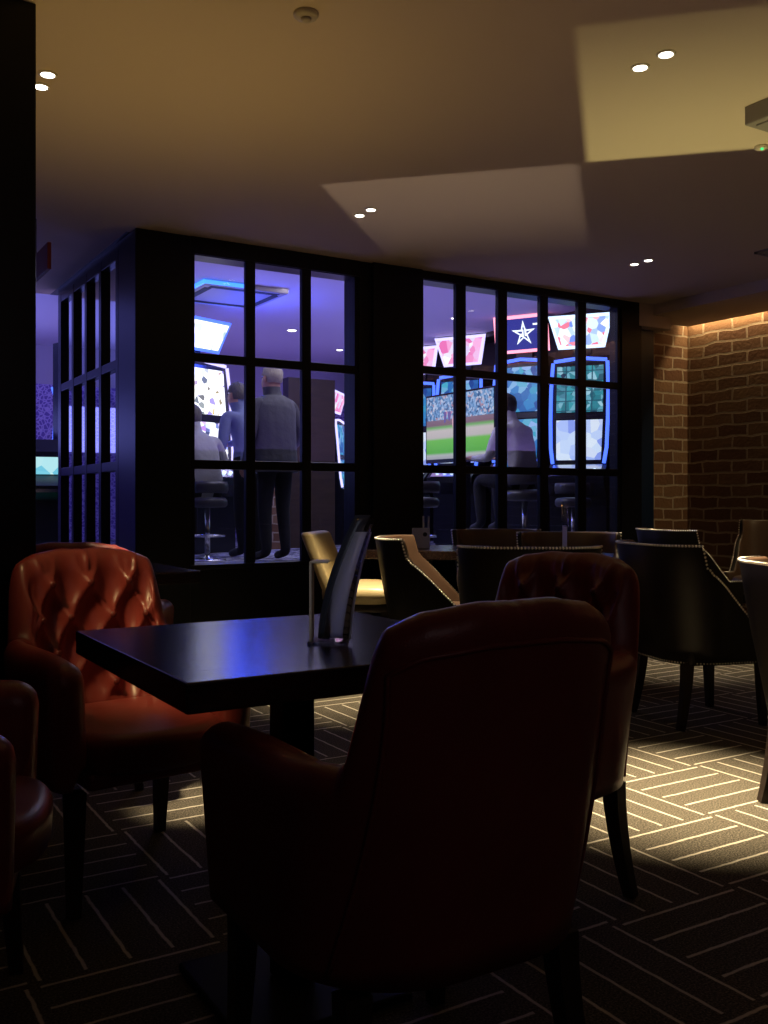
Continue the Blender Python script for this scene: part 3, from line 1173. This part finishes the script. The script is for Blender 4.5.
t = thing('smoke_detector', 'round white smoke detector on the ceiling at the top of the picture', 'smoke detector', (1.376, 2.74, CE))
bm = bmesh.new()
lathe(bm, [(0.040, 0.0), (0.040, -0.008), (0.035, -0.015), (0.016, -0.017)], 28)
obj('detector_body', bm, M['plastic'], t)
bm = bmesh.new()
lathe(bm, [(0.016, -0.015), (0.017, -0.024), (0.010, -0.028), (0.003, -0.029)], 20)
obj('sensor_cap', bm, M['plastic'], t)


def vent(name, label, loc, w_, l_):
    t = thing(name, label, 'air vent', loc)
    bm = bmesh.new()
    h = 0.015
    box(bm, -w_/2, w_/2, -l_/2, -l_/2+0.02, -h, 0)
    box(bm, -w_/2, w_/2, l_/2-0.02, l_/2, -h, 0)
    box(bm, -w_/2, -w_/2+0.02, -l_/2, l_/2, -h, 0)
    box(bm, w_/2-0.02, w_/2, -l_/2, l_/2, -h, 0)
    obj('vent_frame', bm, M['vent'], t, False)
    obj('vent_back', B(-w_/2+0.01, w_/2-0.01, -l_/2+0.01, l_/2-0.01, -0.004, -0.001), M['ventdark'], t, False)
    for k in range(5):
        x = -w_/2+0.02+(w_-0.04)*(k+0.5)/5
        o = obj('vent_slat', B(-0.012, 0.012, -l_/2+0.015, l_/2-0.015, -0.002, 0.002), M['vent'], t, False)
        o.location = (x, 0, -0.009)
        o.rotation_euler = (0, R(35), 0)
    return t


t = thing('ceiling_unit', 'shallow grey box fixed to the ceiling at the right of the bright yellow patch', 'ceiling unit', (3.18, 2.495, CE))
obj('housing', B(0, 0.34, -0.62, 0, -0.075, 0, bevel=0.006), M['vent'], t, False)
obj('cover_plate', B(0.03, 0.31, -0.59, -0.03, -0.082, -0.074, bevel=0.003), M['vent'], t, False)
vent('ceiling_vent', 'dark ceiling vent above the brick wall at the right edge', (5.20, 3.72, CE), 0.22, 0.40)
t = thing('ceiling_sensor', 'small ceiling sensor with a green light at the right edge', 'sensor', (3.60, 2.735, CE))
bm = bmesh.new()
lathe(bm, [(0.03, 0.0), (0.03, -0.008), (0.02, -0.016), (0.005, -0.018)], 20)
obj('sensor_body', bm, M['plastic'], t)
bm = bmesh.new()
ball(bm, (-0.012, -0.012, -0.016), 0.007, u=10, v=6)
obj('indicator_light', bm, M['green_led'], t)

t = thing('hanging_sign', 'dark red sign panel hanging from the ceiling just right of the black pillar', 'sign', (1.10, 5.18, CE))
obj('sign_panel', B(0.0, 0.02, 0.0, 0.62, -0.345, -0.205, bevel=0.003), M['red_sign'], t, False)
for y in (0.34, 0.56):
    obj('hanger_rod', cyl(bmesh.new(), (0.01, y), 0.005, -0.21, 0.0, 10), M['black'], t)

# ------------------------------------------------------------------ gaming hall


def panel_quad(bm, c0, c1, wl, wu, th=0.02):
    """slab whose face runs from (y,z)=c0 (width wl) to c1 (width wu), front towards +y"""
    d = (Vector((0, c1[0]-c0[0], c1[1]-c0[1]))).normalized()
    nn = Vector((0, d.z, -d.y))
    pts = [Vector((-wl/2, *c0)), Vector((wl/2, *c0)), Vector((wu/2, *c1)), Vector((-wu/2, *c1))]
    f = [bm.verts.new(p) for p in pts]
    b = [bm.verts.new(p-nn*th) for p in pts]
    bm.faces.new(f)
    bm.faces.new(b)
    for i in range(4):
        bm.faces.new((f[i], f[(i+1) % 4], b[(i+1) % 4], b[i]))
    return bm


def machine(label, loc, rz, edge, main, lower, topper, topper_edge, w_=0.62, sign='trapezoid', sc=1.0, group='slot machines in the gaming hall'):
    t = thing('slot_machine', label, 'slot machine', loc, rz, group)
    t.scale = (sc, sc, sc)
    h = w_/2
    prof = [(-0.34, 0), (0.20, 0), (0.20, 0.62), (0.38, 0.76), (0.38, 0.83), (0.16, 0.98), (0.10, 1.52), (0.05, 2.10), (-0.06, 2.18), (-0.34, 2.18)]
    obj('cabinet', extrude(bmesh.new(), prof, -h, h), M['cabinet'], t, False)
    bm = bmesh.new()
    panel_quad(bm, (0.375, 0.845), (0.20, 0.965), w_*0.86, w_*0.86, 0.012)
    deck = obj('button_deck', bm, M['steel'], t, False)
    for k in range(5):
        bm = bmesh.new()
        cyl(bm, (0, 0), 0.022, 0, 0.016, 14)
        o = obj('button', bm, M['led_white'], deck, False)
        o.location = (-0.2+0.1*k, 0.31, 0.895)
        o.rotation_euler = (-R(34), 0, 0)
    obj('lower_screen', panel_quad(bmesh.new(), (0.178, 1.02), (0.124, 1.46), w_*0.78, w_*0.82), M[lower], t, False)
    obj('main_screen', panel_quad(bmesh.new(), (0.120, 1.55), (0.075, 2.06), w_*0.82, w_*0.82), M[main], t, False)
    obj('screen_bezel', panel_quad(bmesh.new(), (0.122, 1.475), (0.116, 1.535), w_*0.9, w_*0.9, 0.015), M['cabinet'], t, False)
    for sg in (-1, 1):
        pts = [(sg*(h-0.03), 0.19, 0.98), (sg*(h-0.005), 0.165, 1.15), (sg*(h+0.004), 0.14, 1.45), (sg*(h+0.004), 0.11, 1.8), (sg*(h-0.01), 0.075, 2.10)]
        obj('edge_light', tube(bmesh.new(), pts, 0.020, 8), M[edge], t)
    obj('top_light', tube(bmesh.new(), [(-h+0.02, 0.06, 2.12), (0, 0.055, 2.15), (h-0.02, 0.06, 2.12)], 0.020, 8), M[edge], t)
    # topper
    if sign == 'trapezoid':
        wl, wu = w_*0.80, w_*1.12
        zl, zu = 2.27, 2.62
    else:
        wl = wu = w_*1.05
        zl, zu = 2.24, 2.64
    ty0, ty1 = 0.02, 0.10
    tp = obj('topper_sign', panel_quad(bmesh.new(), (ty0-0.02, zl), (ty1-0.02, zu), wl, wu, 0.07), M['cabinet'], t, False)
    fy = lambda z, e: ty0-0.016+0.08*(z-(zl-0.008))/(zu-zl+0.016)+e
    obj('sign_face', panel_quad(bmesh.new(), (fy(zl+0.025, 0.008), zl+0.025), (fy(zu-0.03, 0.008), zu-0.03), wl-0.05+0.03*(wu-wl), wu-0.06, 0.008), M[topper], tp, False)
    obj('sign_edge_light', panel_quad(bmesh.new(), (ty0-0.016, zl-0.008), (ty1-0.016, zu+0.008), wl+0.02, wu+0.02, 0.03), M[topper_edge], tp, False)
    bm = bmesh.new()
    box(bm, -0.10, 0.10, -0.12, -0.06, 2.17, 2.45, 0.005)
    obj('topper_bracket', bm, M['cabinet'], t, False)
    return t


HFv = HF
machine('bright white slot machine with blue topper before the seated man', (3.54, 9.55, HF), 203, 'led_violet', 'scr_white', 'scr_symbols', 'scr_topper', 'led_blue', 0.78, sc=0.93)
machine('slot machine with blue light edges and lit trapezoid sign at right', (7.05, 7.58, HF), 126, 'led_blue', 'scr_teal', 'scr_pale', 'scr_logo', 'led_white', 0.62, sc=0.95)
star_m = machine('slot machine beneath the red framed star sign', (7.05, 8.55, HF), 118, 'led_blue', 'scr_blue', 'scr_blue', 'scr_navy', 'led_pink', 0.60, 'square')
# star emblem on that sign
bm = bmesh.new()
star = []
for k in range(10):
    r_ = 0.15 if k % 2 == 0 else 0.05
    a_ = PI/2+k*PI/5
    star.append((r_*math.cos(a_), r_*math.sin(a_)))
inner = [(x*0.62, z*0.62) for x, z in star]
fo = [bm.verts.new((x, 0.004, z)) for x, z in star]
fi = [bm.verts.new((x, 0.004, z)) for x, z in inner]
for i in range(10):
    bm.faces.new((fo[i], fo[(i+1) % 10], fi[(i+1) % 10], fi[i]))
box(bm, -0.035, -0.015, 0.002, 0.008, -0.03, 0.05)
box(bm, 0.0, 0.05, 0.002, 0.008, 0.03, 0.045)
box(bm, 0.0, 0.014, 0.002, 0.008, 0.0, 0.04)
box(bm, 0.0, 0.045, 0.002, 0.008, -0.035, 0.0)
box(bm, -0.20, -0.12, 0.002, 0.008, 0.085, 0.105)
e = obj('star_emblem', bm, M['white_glow'], [c for c in star_m.children if c.name.startswith('topper_sign')][0], False)
e.location = (-0.04, 0.058, 2.44)
e.rotation_euler = (-R(11), 0, 0)
machine('slot machine with pink lit sign above the reflected TV picture', (7.22, 9.95, HF), 118, 'led_blue', 'scr_blue', 'scr_pale', 'scr_pink', 'led_violet', 0.62)
machine('slot machine with pink lit sign beside the wide post, farthest of the row', (7.22, 11.0, HF), 118, 'led_blue', 'scr_blue', 'scr_pale', 'scr_pink', 'led_violet', 0.62)
machine('slot machine with violet edges seen past the standing man at right', (5.72, 10.55, HF), 228, 'led_violet', 'scr_blue', 'scr_blue', 'scr_pink', 'led_violet', 0.75, sc=0.72)
machine('slot machine glowing white and blue through the side window', (2.64, 10.1, HF), 195, 'led_blue', 'scr_white', 'scr_pale', 'scr_blue', 'led_blue', 0.62)
machine('slot machine by the purple wallpaper left of the side window', (2.92, 12.3, HF), 170, 'led_blue', 'scr_white', 'scr_pale', 'scr_blue', 'led_blue', 0.62, sc=0.74)

# added TV set in the hall, standing in for a reflection in the glass
t = thing('tv_reflection', 'reflected TV picture of a sports match on green grass, built as a lit set', 'tv_reflection', (6.66, 9.22, 0), 90)
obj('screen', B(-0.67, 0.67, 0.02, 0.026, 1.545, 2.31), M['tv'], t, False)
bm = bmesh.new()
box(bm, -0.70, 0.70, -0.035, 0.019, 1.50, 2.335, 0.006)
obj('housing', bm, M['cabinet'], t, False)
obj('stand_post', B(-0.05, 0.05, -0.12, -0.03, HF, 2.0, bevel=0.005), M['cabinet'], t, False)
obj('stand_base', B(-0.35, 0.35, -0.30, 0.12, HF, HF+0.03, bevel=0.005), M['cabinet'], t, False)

# terminal with cyan screen by the pillar
t = thing('betting_terminal', 'black terminal with a small cyan screen just right of the pillar', 'terminal', (1.98, 9.33, HF), 170)
obj('cabinet', extrude(bmesh.new(), [(-0.3, 0), (0.22, 0), (0.22, 0.55), (0.30, 0.62), (0.30, 0.68), (0.12, 0.78), (0.06, 1.0), (-0.05, 1.12), (-0.3, 1.12)], -0.30, 0.30), M['cabinet'], t, False)
obj('screen', panel_quad(bmesh.new(), (0.125, 0.79), (0.075, 0.95), 0.50, 0.50), M['scr_cyan'], t, False)
obj('shelf_edge', B(-0.29, 0.29, 0.295, 0.31, 0.62, 0.65), M['steel'], t, False)
obj('base_light', B(-0.30, 0.30, 0.215, 0.235, 0.11, 0.13), M['led_teal'], t, False)

# cassette air unit in the hall ceiling
t = thing('ceiling_cassette', 'square ceiling air unit glowing blue in the left window', 'air conditioner', (3.72, 9.1, HC), 0)
obj('cassette_body', B(-0.44, 0.44, -0.44, 0.44, -0.05, 0, bevel=0.01), M['vent'], t, False)
for x0, x1, y0, y1 in ((-0.36, 0.36, 0.32, 0.39), (-0.36, 0.36, -0.39, -0.32), (-0.39, -0.32, -0.30, 0.30), (0.32, 0.39, -0.30, 0.30)):
    obj('air_slot', B(x0, x1, y0, y1, -0.054, -0.048), M['ventdark'], t, False)
for x0, x1, y0, y1 in ((-0.46, -0.435, -0.46, 0.46), (-0.46, 0.30, 0.435, 0.46), (-0.46, 0.0, -0.46, -0.435)):
    obj('cove_strip', B(x0, x1, y0, y1, -0.045, -0.01), M['blue_led'], t, False)


G_HL = 'round lamps in the hall ceiling'
hl = thing('hall_downlight', 'round lamp in the hall ceiling in the middle column of the left window', 'ceiling light', group=G_HL)
bm = bmesh.new()
lathe(bm, [(0.055, 0.0), (0.06, -0.008), (0.075, -0.010), (0.08, 0.0)], 24)
obj('trim_ring', bm, M['white_trim'], hl)
bm = bmesh.new()
lathe(bm, [(0.054, -0.002), (0.052, -0.010), (0.03, -0.016), (0.01, -0.017)], 24)
obj('lens', bm, M['halllamp'], hl)
place(hl, (5.19, 10.72, HC), 0)
dup(hl, (6.44, 11.78, HC), 0, 'round lamp in the hall ceiling in the right column of the left window', G_HL, 0.8)
dup(hl, (6.45, 9.04, HC), 0, 'round lamp in the hall ceiling at the top left of the right window', G_HL, 0.7)
dup(hl, (2.67, 10.66, HC), 0, 'round lamp in the hall ceiling seen through the slanting side window', G_HL, 0.9)

t = thing('wall_plate', 'small pale switch plate on the dark hall wall at right', 'switch', (7.645, 7.87, 1.67))
obj('plate', B(-0.012, 0, -0.075, 0.0, -0.065, 0.065, bevel=0.003), M['plastic'], t, False)
obj('rocker', B(-0.016, -0.011, -0.055, -0.02, -0.03, 0.03, bevel=0.002), M['plastic'], t, False)

# bar stools
def stool():
    t = thing('bar_stool', 'x', 'stool', group='padded stools in the gaming hall')
    bm = bmesh.new()
    lathe(bm, [(0.10, 0.60), (0.20, 0.605), (0.225, 0.63), (0.225, 0.68), (0.20, 0.71), (0.10, 0.72), (0.02, 0.722)], 32)
    obj('seat', bm, M['vinyl'], t)
    bm = bmesh.new()
    pts = [(0.215*math.cos(R(a)), 0.215*math.sin(R(a)), 0.83) for a in range(200, 341, 10)]
    tube(bm, pts, 0.022, 8, 3.2)
    obj('backrest', bm, M['vinyl'], t)
    obj('pole', cyl(bmesh.new(), (0, 0), 0.03, 0.03, 0.61, 20), M['steel'], t)
    bm = bmesh.new()
    tube(bm, [(0.19*math.cos(2*PI*k/28), 0.19*math.sin(2*PI*k/28), 0.28) for k in range(28)], 0.011, 8, closed=True)
    obj('footrest', bm, M['steel'], t)
    bm = bmesh.new()
    for k in range(3):
        a = 2*PI*k/3
        tube(bm, [(0.02*math.cos(a), 0.02*math.sin(a), 0.28), (0.19*math.cos(a), 0.19*math.sin(a), 0.28)], 0.009, 8)
    obj('footrest_spokes', bm, M['steel'], t)
    bm = bmesh.new()
    lathe(bm, [(0.21, 0.0), (0.21, 0.012), (0.12, 0.025), (0.035, 0.04), (0.03, 0.06)], 32)
    obj('base', bm, M['steel'], t)
    return t


G_S = 'padded stools in the gaming hall'
so = stool()
place(so, (3.16, 8.28, HF), 12, 'padded stool under the seated man in the grey shirt', G_S, 0.8)
dup(so, (4.40, 7.55, HF), -60, 'empty chrome footed stool at the lower right of the left window', G_S)
dup(so, (5.72, 6.90, HF), -20, 'stool under the person in the white shirt', G_S, 0.9)
dup(so, (4.75, 7.2, HF), 40, 'empty padded stool low in the right window near the wide post', G_S)
dup(so, (6.5, 7.1, HF), -50, 'stool in front of the slot machine with trapezoid sign', G_S)

# ------------------------------------------------------------------ people


def person(name, label, loc, rz, J, mats, hair, hair_mat):
    """J: joints (x right, y forward, z up, radius); one skinned body, painted by nearest limb"""
    names = list(J)
    idx = {k: i for i, k in enumerate(names)}
    E_ = [('pelvis', 'spine'), ('spine', 'chest'), ('chest', 'neck'), ('neck', 'jaw'), ('jaw', 'skull'), ('skull', 'crown'), ('jaw', 'nose')]
    for s in 'LR':
        E_ += [('chest', 'sh'+s), ('sh'+s, 'el'+s), ('el'+s, 'wr'+s), ('wr'+s, 'pa'+s), ('pelvis', 'hp'+s), ('hp'+s, 'kn'+s), ('kn'+s, 'an'+s), ('an'+s, 'to'+s)]
    # fingers: five short chains rooted in the palm
    for s, sg in (('L', -1), ('R', 1)):
        p = Vector(J['pa'+s][:3])
        wv = Vector(J['wr'+s][:3])
        d = (p-wv).normalized()
        side = Vector((0, 1, 0)) if abs(d.y) < 0.7 else Vector((1, 0, 0))
        side = (side-d*side.dot(d)).normalized()
        curl = d.cross(side)*(-sg)
        for k, ln in enumerate((0.070, 0.080, 0.074, 0.058)):
            a = p+side*(0.030-0.020*k)+d*0.020
            b = a+d*ln*0.55+curl*0.006
            c = b+d*ln*0.38+curl*0.022
            prev = 'pa'+s
            for q, pt, r_ in (('a', a, 0.0095), ('b', b, 0.0085), ('c', c, 0.007)):
                nm = 'f%s%d%s' % (s, k, q)
                J[nm] = (*pt, r_)
                E_.append((prev, nm))
                prev = nm
        a = wv+d*0.03+side*0.035
        b = a+d*0.04+side*0.02+curl*0.012
        J['th%sa' % s] = (*a, 0.011)
        J['th%sb' % s] = (*b, 0.009)
        E_ += [('wr'+s, 'th%sa' % s), ('th%sa' % s, 'th%sb' % s)]
    names = list(J)
    idx = {k: i for i, k in enumerate(names)}
    me = bpy.data.meshes.new('person_cage')
    me.from_pydata([J[k][:3] for k in names], [(idx[a], idx[b]) for a, b in E_], [])
    tmp = bpy.data.objects.new('person_cage', me)
    COL.objects.link(tmp)
    sk = tmp.modifiers.new('skin', 'SKIN')
    sk.use_smooth_shade = True
    sl = me.skin_vertices[0].data
    for k in names:
        r_ = J[k][3]
        sl[idx[k]].radius = (r_, J[k][4] if len(J[k]) > 4 else r_)
        sl[idx[k]].use_root = (k == 'pelvis')
    ss = tmp.modifiers.new('sub', 'SUBSURF')
    ss.levels = ss.render_levels = 2
    dg = bpy.context.evaluated_depsgraph_get()
    body = bpy.data.meshes.new_from_object(tmp.evaluated_get(dg))
    bpy.data.objects.remove(tmp)
    body.name = 'person'
    body.materials.clear()
    slots = ['skin', mats['top'], mats['legs'], mats['shoes']]
    for q in slots:
        body.materials.append(M[q])
    segs = []
    for a, b in E_:
        if a[:2] in ('wr', 'th') or b[:1] == 'f' or a in ('neck', 'jaw', 'skull') or (a[:2] == 'el' and mats.get('short')):
            c = 0
        elif a[:2] in ('hp', 'kn') or b[:2] == 'hp':
            c = 2
        elif a[:2] == 'an':
            c = 3
        elif a == 'pelvis':
            c = 1
        else:
            c = 1
        segs.append((Vector(J[a][:3]), Vector(J[b][:3]), c, (J[a][3]+J[b][3])/2))
    for p in body.polygons:
        p.use_smooth = True
        ce = p.center
        best, bc = 1e9, 1
        for a, b, c, r_ in segs:
            ab = b-a
            q = max(0, min(1, (ce-a).dot(ab)/max(1e-9, ab.length_squared)))
            dd = (ce-(a+ab*q)).length-r_
            if dd < best:
                best, bc = dd, c
        p.material_index = bc
    o = bpy.data.objects.new('person', body)
    link(o)
    o.location = loc
    o.rotation_euler = (0, 0, R(rz))
    tag(o, label, 'person')
    # hair cap
    sx, sy, sz = J['skull'][:3]
    bm = bmesh.new()
    ball(bm, (0, 0, 0), 0.108, 0.86, 1.02, 1.06, 24, 16)
    dl_ = [v_ for v_ in bm.verts if (v_.co.z < -0.005 and v_.co.y > -0.02) or v_.co.z < -0.075+hair or (v_.co.y > 0.07 and v_.co.z < 0.05)]
    bmesh.ops.delete(bm, geom=dl_, context='VERTS')
    for v_ in bm.verts:
        v_.co *= 1+0.05*math.sin(v_.co.x*90+v_.co.z*60)*math.cos(v_.co.y*80)
        v_.co += Vector((sx, sy-0.006, sz+0.012))
    obj('hair', bm, hair_mat, o)
    for sg in (-1, 1):
        bm = bmesh.new()
        ball(bm, (sx+sg*0.088, sy-0.005, sz-0.02), 0.032, 0.35, 0.65, 1.0, 12, 8)
        obj('ear', bm, M['skin'], o)
        bm = bmesh.new()
        ball(bm, (sx+sg*0.032, sy+0.088, sz+0.005), 0.013, u=10, v=6)
        obj('eye', bm, M['eye'], o)
    return o


def standing(h=1.75, lean=0.0, arms=None, turn=0.0):
    k = h/1.75
    J = {
        'pelvis': (0, 0, 0.95*k, 0.135, 0.115), 'spine': (0, 0.0+lean*0.3, 1.12*k, 0.135, 0.110), 'chest': (0, -0.01+lean*0.7, 1.32*k, 0.155, 0.115),
        'neck': (0, 0.0+lean, 1.49*k, 0.058), 'jaw': (0, 0.02+lean*1.1, 1.57*k, 0.066), 'skull': (0, 0.012+lean*1.2, 1.655*k, 0.086, 0.095), 'crown': (0, 0.0+lean*1.2, 1.71*k, 0.062),
        'nose': (0, 0.122+lean*1.1, 1.60*k, 0.012)}
    for s, sg in (('L', -1), ('R', 1)):
        J['sh'+s] = (sg*0.20, lean*0.8, 1.43*k, 0.068)
        J['el'+s] = (sg*0.265, -0.02+lean*0.8, 1.13*k, 0.050)
        J['wr'+s] = (sg*0.245, 0.09+lean, 0.90*k, 0.032)
        J['pa'+s] = (sg*0.240, 0.13+lean, 0.83*k, 0.030)
        J['hp'+s] = (sg*0.095, 0, 0.86*k, 0.098)
        J['kn'+s] = (sg*0.105, 0.02, 0.48*k, 0.068)
        J['an'+s] = (sg*0.110, -0.02, 0.075, 0.048)
        J['to'+s] = (sg*0.125, 0.15, 0.032, 0.034)
    if arms:
        J.update(arms)
    return J


def seated(seat=0.72, lean=0.10, arms=None):
    b = seat+0.08
    J = {
        'pelvis': (0, 0, b, 0.150, 0.13), 'spine': (0, -0.01+lean*0.3, b+0.18, 0.150, 0.115), 'chest': (0, lean*0.8, b+0.38, 0.160, 0.115),
        'neck': (0, lean*1.2, b+0.54, 0.058), 'jaw': (0, 0.03+lean*1.35, b+0.61, 0.066), 'skull': (0, 0.025+lean*1.5, b+0.69, 0.086, 0.095), 'crown': (0, 0.01+lean*1.5, b+0.745, 0.062),
        'nose': (0, 0.135+lean*1.4, b+0.635, 0.012)}
    for s, sg in (('L', -1), ('R', 1)):
        J['sh'+s] = (sg*0.20, lean, b+0.47, 0.066)
        J['el'+s] = (sg*0.27, 0.06+lean, b+0.20, 0.048)
        J['wr'+s] = (sg*0.20, 0.30+lean, b+0.20, 0.032)
        J['pa'+s] = (sg*0.18, 0.37+lean, b+0.21, 0.030)
        J['hp'+s] = (sg*0.10, 0.06, b-0.01, 0.100)
        J['kn'+s] = (sg*0.13, 0.46, b+0.0, 0.070)
        J['an'+s] = (sg*0.13, 0.42, b-0.42, 0.046)
        J['to'+s] = (sg*0.13, 0.57, b-0.47, 0.034)
    if arms:
        J.update(arms)
    return J


man = person('person', 'standing person seen from behind in a dark jacket with grey hair', (3.69, 7.97, HF), 14,
             standing(1.76, 0.03, {'elR': (0.30, -0.02, 1.16, 0.055), 'wrR': (0.26, 0.14, 0.98, 0.034), 'paR': (0.24, 0.20, 0.93, 0.030)}),
             {'top': 'cloth_jacket', 'legs': 'cloth_black', 'shoes': 'shoe'}, 0.0, M['hair_grey'])
# jacket hanging over the hips
bm = bmesh.new()
rings = []
for z, rx, ry, yo in ((1.50, 0.10, 0.085, 0.02), (1.46, 0.19, 0.115, 0.01), (1.38, 0.225, 0.14, 0.01), (1.20, 0.215, 0.150, 0.0), (1.05, 0.215, 0.155, 0.0), (0.92, 0.225, 0.165, 0.0), (0.80, 0.230, 0.170, 0.0), (0.805, 0.215, 0.155, 0.0)):
    rings.append([bm.verts.new((rx*math.cos(2*PI*i/40)*(1+0.02*math.sin(i*1.9+z*9)), yo+ry*math.sin(2*PI*i/40)*(1+0.035*math.sin(i*2.3+z*5)), z)) for i in range(40)])
for a, b in zip(rings, rings[1:]):
    for i in range(40):
        bm.faces.new((a[i], a[(i+1) % 40], b[(i+1) % 40], b[i]))
obj('jacket', bm, M['cloth_jacket'], man)
person('person', 'person in a blue shirt standing by the bright slot machine, half behind a window bar', (3.68, 8.52, HF), 20,
       standing(1.66, 0.14, {'elR': (0.22, 0.22, 1.16, 0.05), 'wrR': (0.08, 0.36, 1.10, 0.032), 'paR': (0.02, 0.42, 1.10, 0.03)}),
       {'top': 'cloth_blue', 'legs': 'cloth_black', 'shoes': 'shoe'}, 0.01, M['hair_salt'])
person('person', 'person in a grey short sleeved shirt seated before the bright slot machine', (3.16, 8.28, HF), 14,
       seated(0.55, 0.16, {'elR': (0.31, 0.14, 0.86, 0.048), 'wrR': (0.30, 0.38, 0.92, 0.034), 'paR': (0.28, 0.45, 0.95, 0.03)}),
       {'top': 'cloth_grey', 'legs': 'cloth_black', 'shoes': 'shoe_pale', 'short': True}, 0.01, M['hair_salt'])
person('person', 'person in a white shirt with dark hair seated in the right window', (5.72, 6.90, HF), 10,
       seated(0.66, 0.14, {}),
       {'top': 'cloth_white', 'legs': 'cloth_black', 'shoes': 'shoe'}, 0.0, M['hair_dark'])
